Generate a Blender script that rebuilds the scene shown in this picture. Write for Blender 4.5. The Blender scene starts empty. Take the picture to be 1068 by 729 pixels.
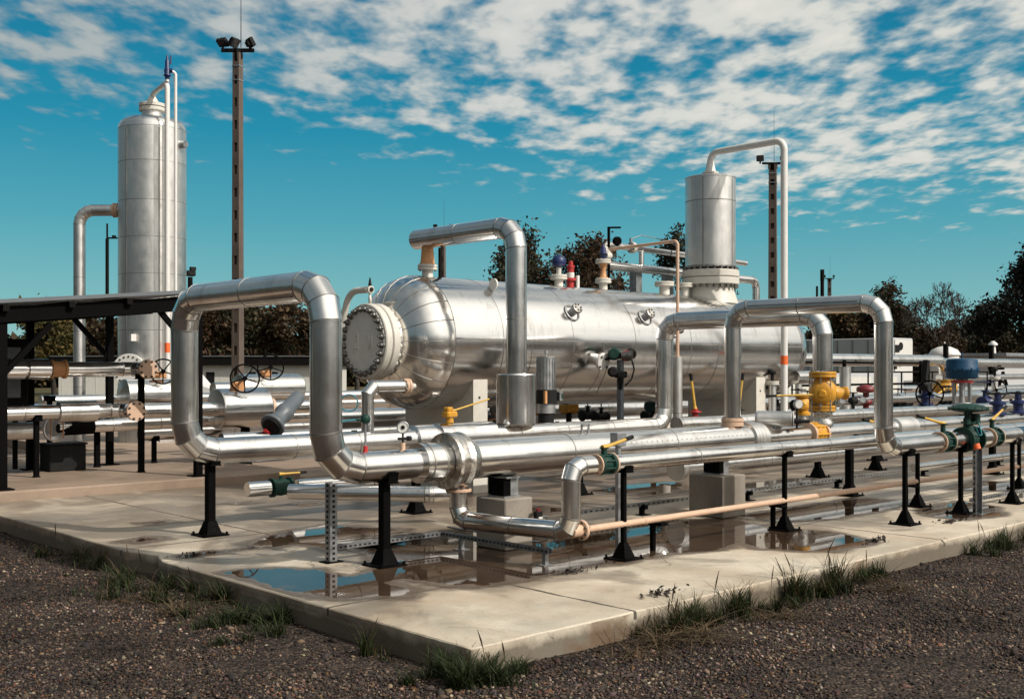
import bpy, math, random
import numpy as np
from mathutils import Vector as V, Matrix, Quaternion
from mathutils import noise as mnoise
random.seed(7); rng = np.random.default_rng(7)
sc = bpy.context.scene
COL = sc.collection
PI = math.pi
def R(a): return math.radians(a)

# ------------------------------------------------------------------ materials
def new_mat(name):
    m = bpy.data.materials.new(name); m.use_nodes = True
    nt = m.node_tree; b = nt.nodes['Principled BSDF']
    return m, nt, b
def N(nt, t, **kw):
    n = nt.nodes.new(t)
    for k, v in kw.items():
        if k in n.inputs: n.inputs[k].default_value = v
        else: setattr(n, k, v)
    return n
def L(nt, a, b): nt.links.new(a, b)
def coords(nt, scale=(1,1,1), rand=True):
    tc = nt.nodes.new('ShaderNodeTexCoord')
    mp = nt.nodes.new('ShaderNodeMapping'); mp.inputs['Scale'].default_value = scale
    if rand:
        oi = nt.nodes.new('ShaderNodeObjectInfo')
        mu = N(nt, 'ShaderNodeMath', operation='MULTIPLY'); mu.inputs[1].default_value = 37.0
        L(nt, oi.outputs['Random'], mu.inputs[0])
        ad = N(nt, 'ShaderNodeVectorMath', operation='ADD')
        L(nt, tc.outputs['Object'], ad.inputs[0]); L(nt, mu.outputs[0], ad.inputs[1])
        L(nt, ad.outputs[0], mp.inputs['Vector'])
    else:
        L(nt, tc.outputs['Object'], mp.inputs['Vector'])
    return mp.outputs[0]
def noise(nt, vec, scale, detail=4, rough=.55, dist=0):
    n = N(nt, 'ShaderNodeTexNoise', Scale=scale, Detail=detail, Roughness=rough, Distortion=dist)
    L(nt, vec, n.inputs['Vector']); return n.outputs['Fac']
def ramp(nt, fac, stops):
    r = nt.nodes.new('ShaderNodeValToRGB')
    el = r.color_ramp.elements
    while len(el) < len(stops): el.new(.5)
    for e, (p, c) in zip(el, stops):
        e.position = p; e.color = (c[0], c[1], c[2], 1) if hasattr(c, '__len__') else (c, c, c, 1)
    L(nt, fac, r.inputs[0]); return r.outputs['Color']
def mix(nt, fac, a, b, mode='MIX'):
    m = N(nt, 'ShaderNodeMix', data_type='RGBA', blend_type=mode)
    for sock, v in ((m.inputs[0], fac), (m.inputs[6], a), (m.inputs[7], b)):
        if hasattr(v, 'is_output'): L(nt, v, sock)
        elif hasattr(v, '__len__'): sock.default_value = (v[0], v[1], v[2], 1)
        else: sock.default_value = v
    return m.outputs[2]
def math_(nt, op, a, b=None, c=None, clamp=False):
    m = N(nt, 'ShaderNodeMath', operation=op); m.use_clamp = clamp
    for i, v in enumerate((a, b, c)):
        if v is None: continue
        if hasattr(v, 'is_output'): L(nt, v, m.inputs[i])
        else: m.inputs[i].default_value = v
    return m.outputs[0]
def bump(nt, b, h, strength=.2, dist=.01):
    n = N(nt, 'ShaderNodeBump', Strength=strength, Distance=dist)
    L(nt, h, n.inputs['Height']); L(nt, n.outputs[0], b.inputs['Normal'])

def metal(name, c0, c1, r0, r1, bs=.03, nscale=1.6, stretch=(1,1,1), bscale=2.2, grime=.18):
    m, nt, b = new_mat(name)
    vec = coords(nt, stretch); v2 = coords(nt)
    n1 = noise(nt, vec, nscale, 5, .55); n2 = noise(nt, v2, nscale*1.7, 4, .55, .3)
    col = ramp(nt, n1, [(.30, c1), (.66, c0)])
    n3 = noise(nt, vec, 17, 4, .7)
    col = mix(nt, grime, col, ramp(nt, n3, [(.34, .55), (.50, 1.0)]), 'MULTIPLY')
    oi = nt.nodes.new('ShaderNodeObjectInfo')
    col = mix(nt, 1.0, col, ramp(nt, oi.outputs['Random'], [(0, (.86,.865,.875)), (.5, (.97,.97,.97)), (1, (1.0,.985,.965))]), 'MULTIPLY')
    sm = noise(nt, coords(nt, (1.3,1.3,.22)), 2.2, 6, .7)
    col = mix(nt, .55, col, ramp(nt, sm, [(.30, (.50,.46,.42)), (.46, (1,1,1))]), 'MULTIPLY')
    L(nt, col, b.inputs['Base Color'])
    b.inputs['Metallic'].default_value = 1
    L(nt, ramp(nt, n2, [(.3, r0), (.7, r1)]), b.inputs['Roughness'])
    h = math_(nt, 'ADD', noise(nt, v2, bscale, 1, .4), math_(nt, 'MULTIPLY', noise(nt, v2, 8, 2, .5), .11))
    bump(nt, b, h, bs, .05)
    return m
def paint(name, col, rough=.45, var=.25, dirt=.35, bs=.1, metallic=0, spec=.5):
    m, nt, b = new_mat(name)
    vec = coords(nt)
    n1 = noise(nt, vec, 9, 6, .65)
    dk = tuple(c*(1-var) for c in col)
    c = ramp(nt, n1, [(.3, dk), (.65, col)])
    n2 = noise(nt, vec, 31, 5, .7)
    c = mix(nt, ramp(nt, n2, [(.56, 0), (.72, dirt)]), c, (.07, .055, .04))
    L(nt, c, b.inputs['Base Color'])
    L(nt, ramp(nt, n2, [(.3, rough*.8), (.7, min(1, rough*1.4))]), b.inputs['Roughness'])
    b.inputs['Metallic'].default_value = metallic
    b.inputs['Specular IOR Level'].default_value = spec
    bump(nt, b, noise(nt, vec, 60, 3), bs, .004)
    return m
M = {}
M['alu'] = metal('bright_aluminium_cladding', (.84,.825,.805), (.76,.745,.725), .13, .26, .07, grime=.10)
M['tank'] = metal('polished_vessel_cladding', (.87,.85,.825), (.80,.78,.755), .13, .23, .06, 1.1, (.4,1,1), 1.3, .06)
M['dull'] = metal('weathered_aluminium_cladding', (.76,.745,.72), (.64,.63,.61), .34, .48, .03, 2.6, (1,1,.25), 3, .22)
M['foil'] = metal('crumpled_foil', (.74,.71,.67), (.40,.38,.35), .20, .42, .40, 6, (1,1,1), 9, .3)
M['seam'] = metal('dark_seam', (.40,.385,.36), (.24,.23,.215), .4, .6, .02)
M['galv'] = metal('galvanised_steel', (.42,.43,.44), (.27,.28,.29), .42, .6, .04, 12)
M['bolt'] = metal('bolt_steel', (.20,.20,.19), (.09,.085,.08), .4, .6, .05, 20)
M['zinc'] = metal('shiny_bolt_steel', (.5,.49,.46), (.28,.27,.25), .3, .5, .05, 20)
M['black'] = paint('black_steel_paint', (.0020,.0020,.0022), .6, .3, .03, spec=.05)
M['darksteel'] = paint('dark_roof_steel', (.006,.0055,.005), .65, .4, .08, spec=.08)
M['cream'] = paint('cream_paint', (.54,.515,.46), .42, .12, .12)
M['grey'] = paint('grey_cover_paint', (.60,.585,.555), .5, .12, .15)
M['primer'] = paint('peach_primer', (.52,.35,.245), .5, .18, .3)
M['orange'] = paint('orange_primer', (.52,.25,.10), .5, .25, .3)
M['yellow'] = paint('yellow_gas_paint', (.56,.27,.018), .45, .35, .6)
M['lever'] = paint('yellow_lever_paint', (.52,.31,.045), .45, .2, .35)
M['green'] = paint('dark_green_valve_paint', (.005,.036,.027), .5, .4, .5, spec=.25)
M['blue'] = paint('blue_actuator_paint', (.004,.045,.10), .5, .25, .2, spec=.25)
M['navy'] = paint('navy_valve_paint', (.007,.018,.09), .4, .25, .2)
M['red'] = paint('dark_red_paint', (.15,.009,.012), .45, .25, .2)
M['brightred'] = paint('signal_red_paint', (.38,.02,.02), .45, .25, .2)
M['band'] = paint('orange_red_band', (.75,.12,.02), .5, .1, .05)
M['white'] = paint('white_paint', (.60,.59,.565), .42, .1, .15)
M['offwhite'] = paint('cabin_panel', (.55,.54,.49), .6, .12, .2)
M['trailer'] = paint('trailer_panel', (.42,.43,.44), .55, .12, .25)
M['greyact'] = paint('blue_grey_actuator', (.10,.115,.13), .45, .15, .2)
M['rubber'] = paint('black_rubber', (.006,.006,.006), .65, .2, .03, spec=.25)
M['cable'] = paint('teal_cable', (.02,.17,.22), .5, .1, .1)
def glassmat():
    m, nt, b = new_mat('dark_window_glass')
    n = noise(nt, coords(nt), 3)
    L(nt, ramp(nt, n, [(.3, (.02,.022,.025)), (.7, (.05,.052,.055))]), b.inputs['Base Color'])
    b.inputs['Roughness'].default_value = .06
    return m
M['glass'] = glassmat()

def concrete(name, base, slab=False):
    m, nt, b = new_mat(name)
    geo = nt.nodes.new('ShaderNodeNewGeometry'); P = geo.outputs['Position']
    n0 = noise(nt, P, .55, 5, .6, .3); n1 = noise(nt, P, 2.6, 8, .68); n2 = noise(nt, P, 45, 4, .7)
    lo = tuple(c*.66 for c in base); hi = tuple(min(1, c*1.12) for c in base)
    c = ramp(nt, n0, [(.33, (lo[0], lo[1]*.97, lo[2]*.92)), (.52, base), (.72, hi)])
    c = mix(nt, .55, c, ramp(nt, n1, [(.3, .62), (.58, 1.0)]), 'MULTIPLY')
    c = mix(nt, .30, c, ramp(nt, n2, [(.32, .55), (.55, 1.0)]), 'MULTIPLY')
    rough = ramp(nt, n1, [(.3, .55), (.6, .88)])
    sp = nt.nodes.new('ShaderNodeSeparateXYZ'); L(nt, P, sp.inputs[0])
    if slab:
        # rusty brown tint on the far side, drain-dark joints, dark foot of the edge
        nb = noise(nt, P, .9, 6, .65, .5)
        far = math_(nt, 'MULTIPLY', ramp(nt, nb, [(.42, 0), (.66, 1)]), .55)
        c = mix(nt, far, c, (base[0]*.62, base[1]*.50, base[2]*.40))
        # concrete turns darker and browner toward and under the vessel
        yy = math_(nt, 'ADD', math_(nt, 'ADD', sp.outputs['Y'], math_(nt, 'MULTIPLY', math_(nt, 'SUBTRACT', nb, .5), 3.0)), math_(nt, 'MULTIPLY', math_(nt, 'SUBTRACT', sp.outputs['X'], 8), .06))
        far_brown = N(nt, 'ShaderNodeMapRange', interpolation_type='SMOOTHSTEP'); L(nt, yy, far_brown.inputs[0]); far_brown.inputs[1].default_value = 7.2; far_brown.inputs[2].default_value = 11.5
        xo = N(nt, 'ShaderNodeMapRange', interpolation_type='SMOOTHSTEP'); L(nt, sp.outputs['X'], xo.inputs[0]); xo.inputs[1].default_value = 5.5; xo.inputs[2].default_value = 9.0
        c = mix(nt, math_(nt, 'MULTIPLY', math_(nt, 'MULTIPLY', far_brown.outputs[0], math_(nt, 'MULTIPLY_ADD', xo.outputs[0], .6, .4)), .86), c, (.115,.080,.056))
        jn = math_(nt, 'MULTIPLY', math_(nt, 'SUBTRACT', noise(nt, P, 2.2, 5, .6), .5), .09)
        jm = None
        for ax, v in (('Y', 6.64), ('Y', 10.1), ('X', 10.64), ('X', 5.93), ('X', 16.4), ('X', 23)):
            dd = math_(nt, 'ABSOLUTE', math_(nt, 'ADD', math_(nt, 'SUBTRACT', sp.outputs[ax], v), jn))
            wd = math_(nt, 'MULTIPLY', noise(nt, P, 3.3, 4, .7), .034)
            k = math_(nt, 'LESS_THAN', dd, wd)
            jm = k if jm is None else math_(nt, 'MAXIMUM', jm, k)
        top = math_(nt, 'GREATER_THAN', sp.outputs['Z'], -.06)
        c = mix(nt, math_(nt, 'MULTIPLY', math_(nt, 'MULTIPLY', jm, top), .88), c, (.022, .016, .012))
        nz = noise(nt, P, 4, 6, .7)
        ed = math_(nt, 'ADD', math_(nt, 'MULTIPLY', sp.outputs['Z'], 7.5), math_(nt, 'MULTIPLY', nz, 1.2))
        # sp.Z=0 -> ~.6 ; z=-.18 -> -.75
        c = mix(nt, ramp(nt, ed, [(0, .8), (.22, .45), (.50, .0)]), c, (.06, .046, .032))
        st = noise(nt, P, 1.3, 5, .7)
        stain = math_(nt, 'MULTIPLY', ramp(nt, st, [(.56, 0), (.66, .7)]), math_(nt, 'LESS_THAN', sp.outputs['Z'], -.012))
        c = mix(nt, stain, c, (.10, .055, .025))
    if slab:
        # damp patches between the stands and a few hairline cracks
        wn = noise(nt, P, .85, 6, .62, .6)
        yb = N(nt, 'ShaderNodeMapRange', interpolation_type='SMOOTHSTEP'); L(nt, sp.outputs['Y'], yb.inputs[0]); yb.inputs[1].default_value = 5.2; yb.inputs[2].default_value = 7.2
        wv = math_(nt, 'SUBTRACT', math_(nt, 'MULTIPLY_ADD', yb.outputs[0], .17, wn), .05)
        wet = math_(nt, 'MULTIPLY', ramp(nt, wv, [(.53, 0), (.60, .7), (.72, 1)]), top)
        c = mix(nt, math_(nt, 'MULTIPLY', wet, .62), c, (.085,.060,.042))
        rough = mix(nt, math_(nt, 'MULTIPLY', wet, .8), rough, (.22,.22,.22))
        vo = N(nt, 'ShaderNodeTexVoronoi', feature='DISTANCE_TO_EDGE', Scale=.42)
        wp = N(nt, 'ShaderNodeVectorMath', operation='ADD'); nn = N(nt, 'ShaderNodeTexNoise', Scale=1.7, Detail=6.0); L(nt, P, nn.inputs['Vector'])
        sc_n = N(nt, 'ShaderNodeVectorMath', operation='SCALE'); L(nt, nn.outputs['Color'], sc_n.inputs[0]); sc_n.inputs['Scale'].default_value = .8
        L(nt, P, wp.inputs[0]); L(nt, sc_n.outputs[0], wp.inputs[1]); L(nt, wp.outputs[0], vo.inputs['Vector'])
        ck = math_(nt, 'MULTIPLY', math_(nt, 'LESS_THAN', vo.outputs['Distance'], .0026), ramp(nt, noise(nt, P, .6, 2), [(.48, 0), (.52, 1)]))
        c = mix(nt, math_(nt, 'MULTIPLY', math_(nt, 'MULTIPLY', ck, top), .7), c, (.05,.038,.028))
        spk = noise(nt, P, 14, 5, .75)
        c = mix(nt, ramp(nt, spk, [(.62, 0), (.70, .55)]), c, (.10,.072,.05))
    L(nt, c, b.inputs['Base Color']); L(nt, rough, b.inputs['Roughness'])
    h = math_(nt, 'ADD', math_(nt, 'MULTIPLY', n2, .4), n1)
    bump(nt, b, h, .35, .012)
    return m
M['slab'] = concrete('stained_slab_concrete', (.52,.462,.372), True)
M['pad'] = concrete('raised_pad_concrete', (.26,.19,.14))
M['block'] = concrete('grey_block_concrete', (.24,.21,.175))
M['mast'] = concrete('mast_concrete', (.095,.072,.058))

def water_mat():
    m, nt, b = new_mat('rain_puddle_water')
    geo = nt.nodes.new('ShaderNodeNewGeometry'); P = geo.outputs['Position']
    at = N(nt, 'ShaderNodeAttribute', attribute_name='inset')
    n = math_(nt, 'MULTIPLY', math_(nt, 'SUBTRACT', noise(nt, P, 2.6, 6, .62), .5), .42)
    s = math_(nt, 'ADD', math_(nt, 'ADD', at.outputs['Fac'], n), .045)
    out = nt.nodes['Material Output']
    n2 = noise(nt, P, 1.1, 5, .6)
    L(nt, ramp(nt, n2, [(.3, (.028,.016,.010)), (.7, (.065,.042,.027))]), b.inputs['Base Color'])
    b.inputs['Roughness'].default_value = .015
    b.inputs['IOR'].default_value = 1.40
    b.inputs['Specular Tint'].default_value = (.92,.80,.72,1)
    bump(nt, b, noise(nt, P, 6, 3), .012, .01)
    wet = nt.nodes.new('ShaderNodeBsdfPrincipled')
    wet.inputs['Base Color'].default_value = (.105,.075,.052,1); wet.inputs['Roughness'].default_value = .33
    tr = nt.nodes.new('ShaderNodeBsdfTransparent')
    m1 = nt.nodes.new('ShaderNodeMixShader'); m2 = nt.nodes.new('ShaderNodeMixShader')
    L(nt, ramp(nt, s, [(.0, 0), (.02, 1)]), m1.inputs[0])
    L(nt, wet.outputs[0], m1.inputs[1]); L(nt, b.outputs[0], m1.inputs[2])
    k = math_(nt, 'MULTIPLY', math_(nt, 'ADD', s, .15), 6.7, clamp=True)
    L(nt, k, m2.inputs[0]); L(nt, tr.outputs[0], m2.inputs[1]); L(nt, m1.outputs[0], m2.inputs[2])
    L(nt, m2.outputs[0], out.inputs['Surface'])
    return m
M['water'] = water_mat()

def gravel_mat():
    m, nt, b = new_mat('brown_gravel')
    geo = nt.nodes.new('ShaderNodeNewGeometry'); P = geo.outputs['Position']
    vo = N(nt, 'ShaderNodeTexVoronoi', Scale=44.0); L(nt, P, vo.inputs['Vector'])
    sp = nt.nodes.new('ShaderNodeSeparateColor'); L(nt, vo.outputs['Color'], sp.inputs[0])
    c = ramp(nt, sp.outputs[0], [(.0, (.012,.0085,.007)), (.35, (.028,.020,.016)), (.7, (.055,.040,.032)), (.93, (.085,.060,.045)), (1, (.17,.125,.09))])
    n = noise(nt, P, .8, 6, .65)
    c = mix(nt, .8, c, ramp(nt, n, [(.3, .45), (.65, 1.0)]), 'MULTIPLY')
    # far away: dull grass and earth
    ln = N(nt, 'ShaderNodeVectorMath', operation='LENGTH'); L(nt, P, ln.inputs[0])
    g = ramp(nt, noise(nt, P, .05, 6, .6), [(.35, (.045,.05,.02)), (.65, (.09,.07,.035))])
    far = math_(nt, 'MULTIPLY', math_(nt, 'SUBTRACT', ln.outputs['Value'], 45), .04, clamp=True)
    c = mix(nt, far, c, g)
    L(nt, c, b.inputs['Base Color']); b.inputs['Roughness'].default_value = .9
    b.inputs['Specular IOR Level'].default_value = .2
    h = math_(nt, 'SUBTRACT', 1, vo.outputs['Distance'])
    bump(nt, b, h, .9, .02)
    return m
M['gravel'] = gravel_mat()
def attr_mat(name, rough=.85, trans=0):
    m, nt, b = new_mat(name)
    at = N(nt, 'ShaderNodeAttribute', attribute_name='tint')
    n = noise(nt, coords(nt), 90, 3)
    c = mix(nt, .4, at.outputs['Color'], ramp(nt, n, [(.3, .5), (.7, 1.1)]), 'MULTIPLY')
    L(nt, c, b.inputs['Base Color']); b.inputs['Roughness'].default_value = rough
    b.inputs['Specular IOR Level'].default_value = .25
    if trans:
        t = nt.nodes.new('ShaderNodeBsdfTranslucent'); L(nt, c, t.inputs[0])
        ms = nt.nodes.new('ShaderNodeMixShader'); ms.inputs[0].default_value = trans
        L(nt, b.outputs[0], ms.inputs[1]); L(nt, t.outputs[0], ms.inputs[2])
        L(nt, ms.outputs[0], nt.nodes['Material Output'].inputs['Surface'])
    return m
M['stone'] = attr_mat('loose_gravel_stones')
M['leaf'] = attr_mat('autumn_leaves', .7, .25)
M['grass'] = attr_mat('weed_blades', .7, .3)
M['bark'] = paint('dark_bark', (.035,.027,.021), .9, .4, .2, .6)

# ------------------------------------------------------------------ mesh builder
def perp(d):
    d = V(d).normalized()
    a = V((0,0,1)) if abs(d.z) < .9 else V((1,0,0))
    u = d.cross(a).normalized(); return u, d.cross(u).normalized()
class MB:
    def __init__(s): s.v = []; s.f = []; s.sm = []; s.mi = []
    def add(s, vs, fs, smooth=False, mi=0):
        o = len(s.v); s.v += [tuple(v) for v in vs]
        s.f += [tuple(i+o for i in f) for f in fs]
        s.sm += [smooth]*len(fs); s.mi += [mi]*len(fs); return s
    def box(s, c, size, rot=None, mi=0, bev=0.0):
        x, y, z = [k/2 for k in size]; c = V(c)
        b = min(bev, x*.9, y*.9, z*.9)
        if b <= 0:
            vs = [V((i*x, j*y, k*z)) for i in (-1,1) for j in (-1,1) for k in (-1,1)]
            fs = [(0,1,3,2),(4,6,7,5),(0,4,5,1),(2,3,7,6),(0,2,6,4),(1,5,7,3)]
        else:
            vs = []; idx = {}
            for i in (-1,1):
                for j in (-1,1):
                    for k in (-1,1):
                        for ax in range(3):
                            p = [i*(x-b), j*(y-b), k*(z-b)]
                            p[ax] = (i*x, j*y, k*z)[ax]
                            idx[(i,j,k,ax)] = len(vs); vs.append(V(p))
            fs = []
            S = (-1,1)
            for i in S: fs.append([idx[(i,j,k,0)] for j,k in ((-1,-1),(1,-1),(1,1),(-1,1))][::i])
            for j in S: fs.append([idx[(i,j,k,1)] for i,k in ((-1,-1),(-1,1),(1,1),(1,-1))][::j])
            for k in S: fs.append([idx[(i,j,k,2)] for i,j in ((-1,-1),(1,-1),(1,1),(-1,1))][::k])
            for i in S:
                for j in S: fs.append((idx[(i,j,-1,0)], idx[(i,j,1,0)], idx[(i,j,1,1)], idx[(i,j,-1,1)]))
                for k in S: fs.append((idx[(i,-1,k,0)], idx[(i,1,k,0)], idx[(i,1,k,2)], idx[(i,-1,k,2)]))
            for j in S:
                for k in S: fs.append((idx[(-1,j,k,1)], idx[(1,j,k,1)], idx[(1,j,k,2)], idx[(-1,j,k,2)]))
            for i in S:
                for j in S:
                    for k in S: fs.append((idx[(i,j,k,0)], idx[(i,j,k,1)], idx[(i,j,k,2)]))
        if rot is not None: vs = [rot @ v for v in vs]
        return s.add([v+c for v in vs], fs, False, mi)
    def cyl(s, p0, p1, r0, r1=None, seg=24, caps=True, mi=0, smooth=True):
        p0, p1 = V(p0), V(p1); r1 = r0 if r1 is None else r1
        u, w = perp(p1-p0); vs = []
        for p, r in ((p0, r0), (p1, r1)):
            for i in range(seg):
                a = 2*PI*i/seg; vs.append(p + (u*math.cos(a)+w*math.sin(a))*r)
        s.add(vs, [(i, (i+1)%seg, seg+(i+1)%seg, seg+i) for i in range(seg)], smooth, mi)
        if caps:
            s.add(vs[:seg], [tuple(range(seg))[::-1]], False, mi); s.add(vs[seg:], [tuple(range(seg))], False, mi)
        return s
    def lathe(s, o, axis, prof, seg=32, smooth=True, sharp=False, mi=0):
        o = V(o); ax = V(axis).normalized(); u, w = perp(ax)
        ring = lambda r, h: [o + ax*h + (u*math.cos(2*PI*i/seg)+w*math.sin(2*PI*i/seg))*r for i in range(seg)]
        q = lambda a, b: [(a+i, a+(i+1)%seg, b+(i+1)%seg, b+i) for i in range(seg)]
        if sharp:
            for (r0,h0),(r1,h1) in zip(prof[:-1], prof[1:]): s.add(ring(r0,h0)+ring(r1,h1), q(0, seg), smooth, mi)
        else:
            vs = []; fs = []
            for r, h in prof: vs += ring(r, h)
            for k in range(len(prof)-1): fs += q(k*seg, (k+1)*seg)
            s.add(vs, fs, smooth, mi)
        for (r, h), fl in ((prof[0], 1), (prof[-1], 0)):
            if r > .002: s.add(ring(r, h), [tuple(range(seg))[::-1] if fl else tuple(range(seg))], False, mi)
        return s
    def torus(s, c, axis, Rr, r, seg=32, ss=8, mi=0):
        c = V(c); ax = V(axis).normalized(); u, w = perp(ax); vs = []
        for i in range(seg):
            a = 2*PI*i/seg; d = u*math.cos(a)+w*math.sin(a)
            for j in range(ss):
                b = 2*PI*j/ss; vs.append(c + d*(Rr+r*math.cos(b)) + ax*r*math.sin(b))
        return s.add(vs, [(i*ss+j, ((i+1)%seg)*ss+j, ((i+1)%seg)*ss+(j+1)%ss, i*ss+(j+1)%ss) for i in range(seg) for j in range(ss)], True, mi)
    def wire(s, pts, r, seg=8, mi=0):
        pts = [V(p) for p in pts]
        ns = [(pts[min(i+1, len(pts)-1)]-pts[max(i-1, 0)]).normalized() for i in range(len(pts))]
        u, w = perp(ns[0]); vs = []; fs = []
        for k, (p, n) in enumerate(zip(pts, ns)):
            u = (u-n*u.dot(n)).normalized(); w = n.cross(u)
            vs += [p+(u*math.cos(2*PI*i/seg)+w*math.sin(2*PI*i/seg))*r for i in range(seg)]
            if k: fs += [((k-1)*seg+i, (k-1)*seg+(i+1)%seg, k*seg+(i+1)%seg, k*seg+i) for i in range(seg)]
        s.add(vs, fs, True, mi); n = len(pts)
        s.add(vs[:seg], [tuple(range(seg))[::-1]], False, mi); s.add(vs[-seg:], [tuple(range(seg))], False, mi)
        return s
    def slanted(s, p0, n0, p1, n1, r, seg, mi=0, roll=0):
        p0, p1 = V(p0), V(p1); d = (p1-p0).normalized(); u, w = perp(d); vs = []
        for p, n in ((p0, V(n0)), (p1, V(n1))):
            for i in range(seg):
                a = 2*PI*i/seg+roll; o = (u*math.cos(a)+w*math.sin(a))*r
                t = -o.dot(n)/d.dot(n); vs.append(p+o+d*t)
        return s.add(vs, [(i, (i+1)%seg, seg+(i+1)%seg, seg+i) for i in range(seg)], True, mi)
    def band(s, p, n, d, r, w=.007, seg=28, mi=1):
        d = V(d).normalized(); n = V(n).normalized(); p = V(p); u, v = perp(d)
        rows = []
        for rr, off in ((r*.98, -w), (r+.0025, -w), (r+.0025, w), (r*.98, w)):
            row = []
            for i in range(seg):
                a = 2*PI*i/seg; o = (u*math.cos(a)+v*math.sin(a))*rr
                row.append(p+o+d*(-o.dot(n)/d.dot(n))+d*off)
            rows.append(row)
        for a, b in zip(rows[:-1], rows[1:]):
            s.add(a+b, [(i, (i+1)%seg, seg+(i+1)%seg, seg+i) for i in range(seg)], True, mi)
        return s
    def build(s, name, mats, parent=None, loc=(0,0,0)):
        if isinstance(mats, str): mats = [mats]
        off = root_loc(parent) if parent is not None else V(loc)
        me = bpy.data.meshes.new(name)
        me.from_pydata([(v[0]-off.x, v[1]-off.y, v[2]-off.z) for v in s.v], [], s.f)
        me.polygons.foreach_set('use_smooth', s.sm); me.polygons.foreach_set('material_index', s.mi)
        for k in mats: me.materials.append(M[k])
        me.update()
        o = bpy.data.objects.new(name, me); COL.objects.link(o)
        if parent is not None: o.parent = parent
        else: o.location = off
        return o
def root_loc(o):
    l = V((0,0,0))
    while o is not None: l = l+o.location; o = o.parent
    return l
def tag(o, label=None, cat=None, group=None, kind=None):
    if label: o['label'] = label
    if cat: o['category'] = cat
    if group: o['group'] = group
    if kind: o['kind'] = kind
    return o
def thing(name, label, cat, loc, group=None):
    o = bpy.data.objects.new(name, None); COL.objects.link(o); o.empty_display_size = .1
    o.location = loc; return tag(o, label, cat, group)
def dup(root, loc, label, group=None):
    r = root.copy(); COL.objects.link(r); r.location = loc; r['label'] = label
    if group: r['group'] = group
    for ch in list(root.children):
        c = ch.copy(); COL.objects.link(c); c.parent = r
        for g in list(ch.children):
            d = g.copy(); COL.objects.link(d); d.parent = c
    return r

# ------------------------------------------------------------------ pipe toolkit
def pipe(root, pts, r, bend=.30, mat='alu', gores=3, seam=.95, seg=32, names=None, strip=True, smooth_elbow=False):
    """insulated pipe along pts: every straight length and every elbow its own part"""
    pts = [V(p) for p in pts]; P = [pts[0]]; kind = []
    for i in range(1, len(pts)-1):
        c = pts[i]; d0 = (c-pts[i-1]).normalized(); d1 = (pts[i+1]-c).normalized()
        ang = d0.angle(d1); t = bend*math.tan(ang/2)
        a = c-d0*t; nrm = (d1-d0).normalized(); cen = c+nrm*(bend/math.cos(ang/2))
        axis = d0.cross(d1).normalized()
        P.append(a); kind.append('run')
        for k in range(1, gores+1):
            q = Quaternion(axis, ang*k/gores) @ (a-cen); P.append(cen+q); kind.append('elbow')
    P.append(pts[-1]); kind.append('run')
    n = len(P); D = [(P[i+1]-P[i]).normalized() for i in range(n-1)]
    PN = [D[0]]+[(D[i-1]+D[i]).normalized() for i in range(1, n-1)]+[D[-1]]
    i = 0; ri = 0; made = []
    while i < n-1:
        if kind[i] == 'run':
            mb = MB(); mb.slanted(P[i], PN[i], P[i+1], PN[i+1], r, seg)
            ln = (P[i+1]-P[i]).length
            if seam:
                k = max(1, int(round(ln/seam)))
                for j in range(1, k):
                    f = (j + random.uniform(-.12, .12))/k
                    mb.band(P[i].lerp(P[i+1], f), D[i], D[i], r, .006, seg)
                if i > 0: mb.band(P[i]+D[i]*.012, PN[i], D[i], r, .006, seg)
                if i+1 < n-1: mb.band(P[i+1]-D[i]*.012, PN[i+1], D[i], r, .006, seg)
            if strip and ln > .5:
                u, w = perp(D[i]); a = -1.1 + ri*.9
                o = (u*math.cos(a)+w*math.sin(a))
                if o.z > .5: o = -o
                rot = Matrix((D[i], o.cross(D[i]), o)).transposed()
                mb.box(P[i].lerp(P[i+1], .5)+o*(r+.0005), (ln*.94, .016, .005), rot, 1)
            if i == 0:
                mb.cyl(P[i], P[i]+D[i]*.004, r*.97, seg=seg)
            if i == n-2:
                mb.cyl(P[i+1]-D[i]*.004, P[i+1], r*.97, seg=seg)
            nm = names[ri] if names else ('riser' if abs(D[i].z) > .7 else 'straight_run')
            made.append(mb.build(nm, [mat, 'seam'], root)); ri += 1; i += 1
        else:
            mb = MB()
            while i < n-1 and kind[i] == 'elbow':
                mb.slanted(P[i], PN[i], P[i+1], PN[i+1], r*1.004, seg)
                if not smooth_elbow and kind[min(i+1, n-2)] == 'elbow' and i+1 < n-1:
                    mb.band(P[i+1], PN[i+1], D[i], r*1.004, .005, seg)
                i += 1
            if smooth_elbow: pass
            made.append(mb.build('elbow', [mat, 'seam'], root))
    return made
def bare_pipe(root, pts, r, bend=.15, mat='white', name='tube', k=8, seg=20):
    """painted bare pipe: one smooth swept tube as a part"""
    pts = [V(p) for p in pts]; P = [pts[0]]
    for i in range(1, len(pts)-1):
        c = pts[i]; d0 = (c-pts[i-1]).normalized(); d1 = (pts[i+1]-c).normalized()
        ang = d0.angle(d1); t = bend*math.tan(ang/2); a = c-d0*t
        cen = c+(d1-d0).normalized()*(bend/math.cos(ang/2)); axis = d0.cross(d1).normalized()
        P.append(a)
        for j in range(1, k+1): P.append(cen+Quaternion(axis, ang*j/k) @ (a-cen))
    P.append(pts[-1])
    return MB().wire(P, r, seg).build(name, mat, root)
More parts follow.
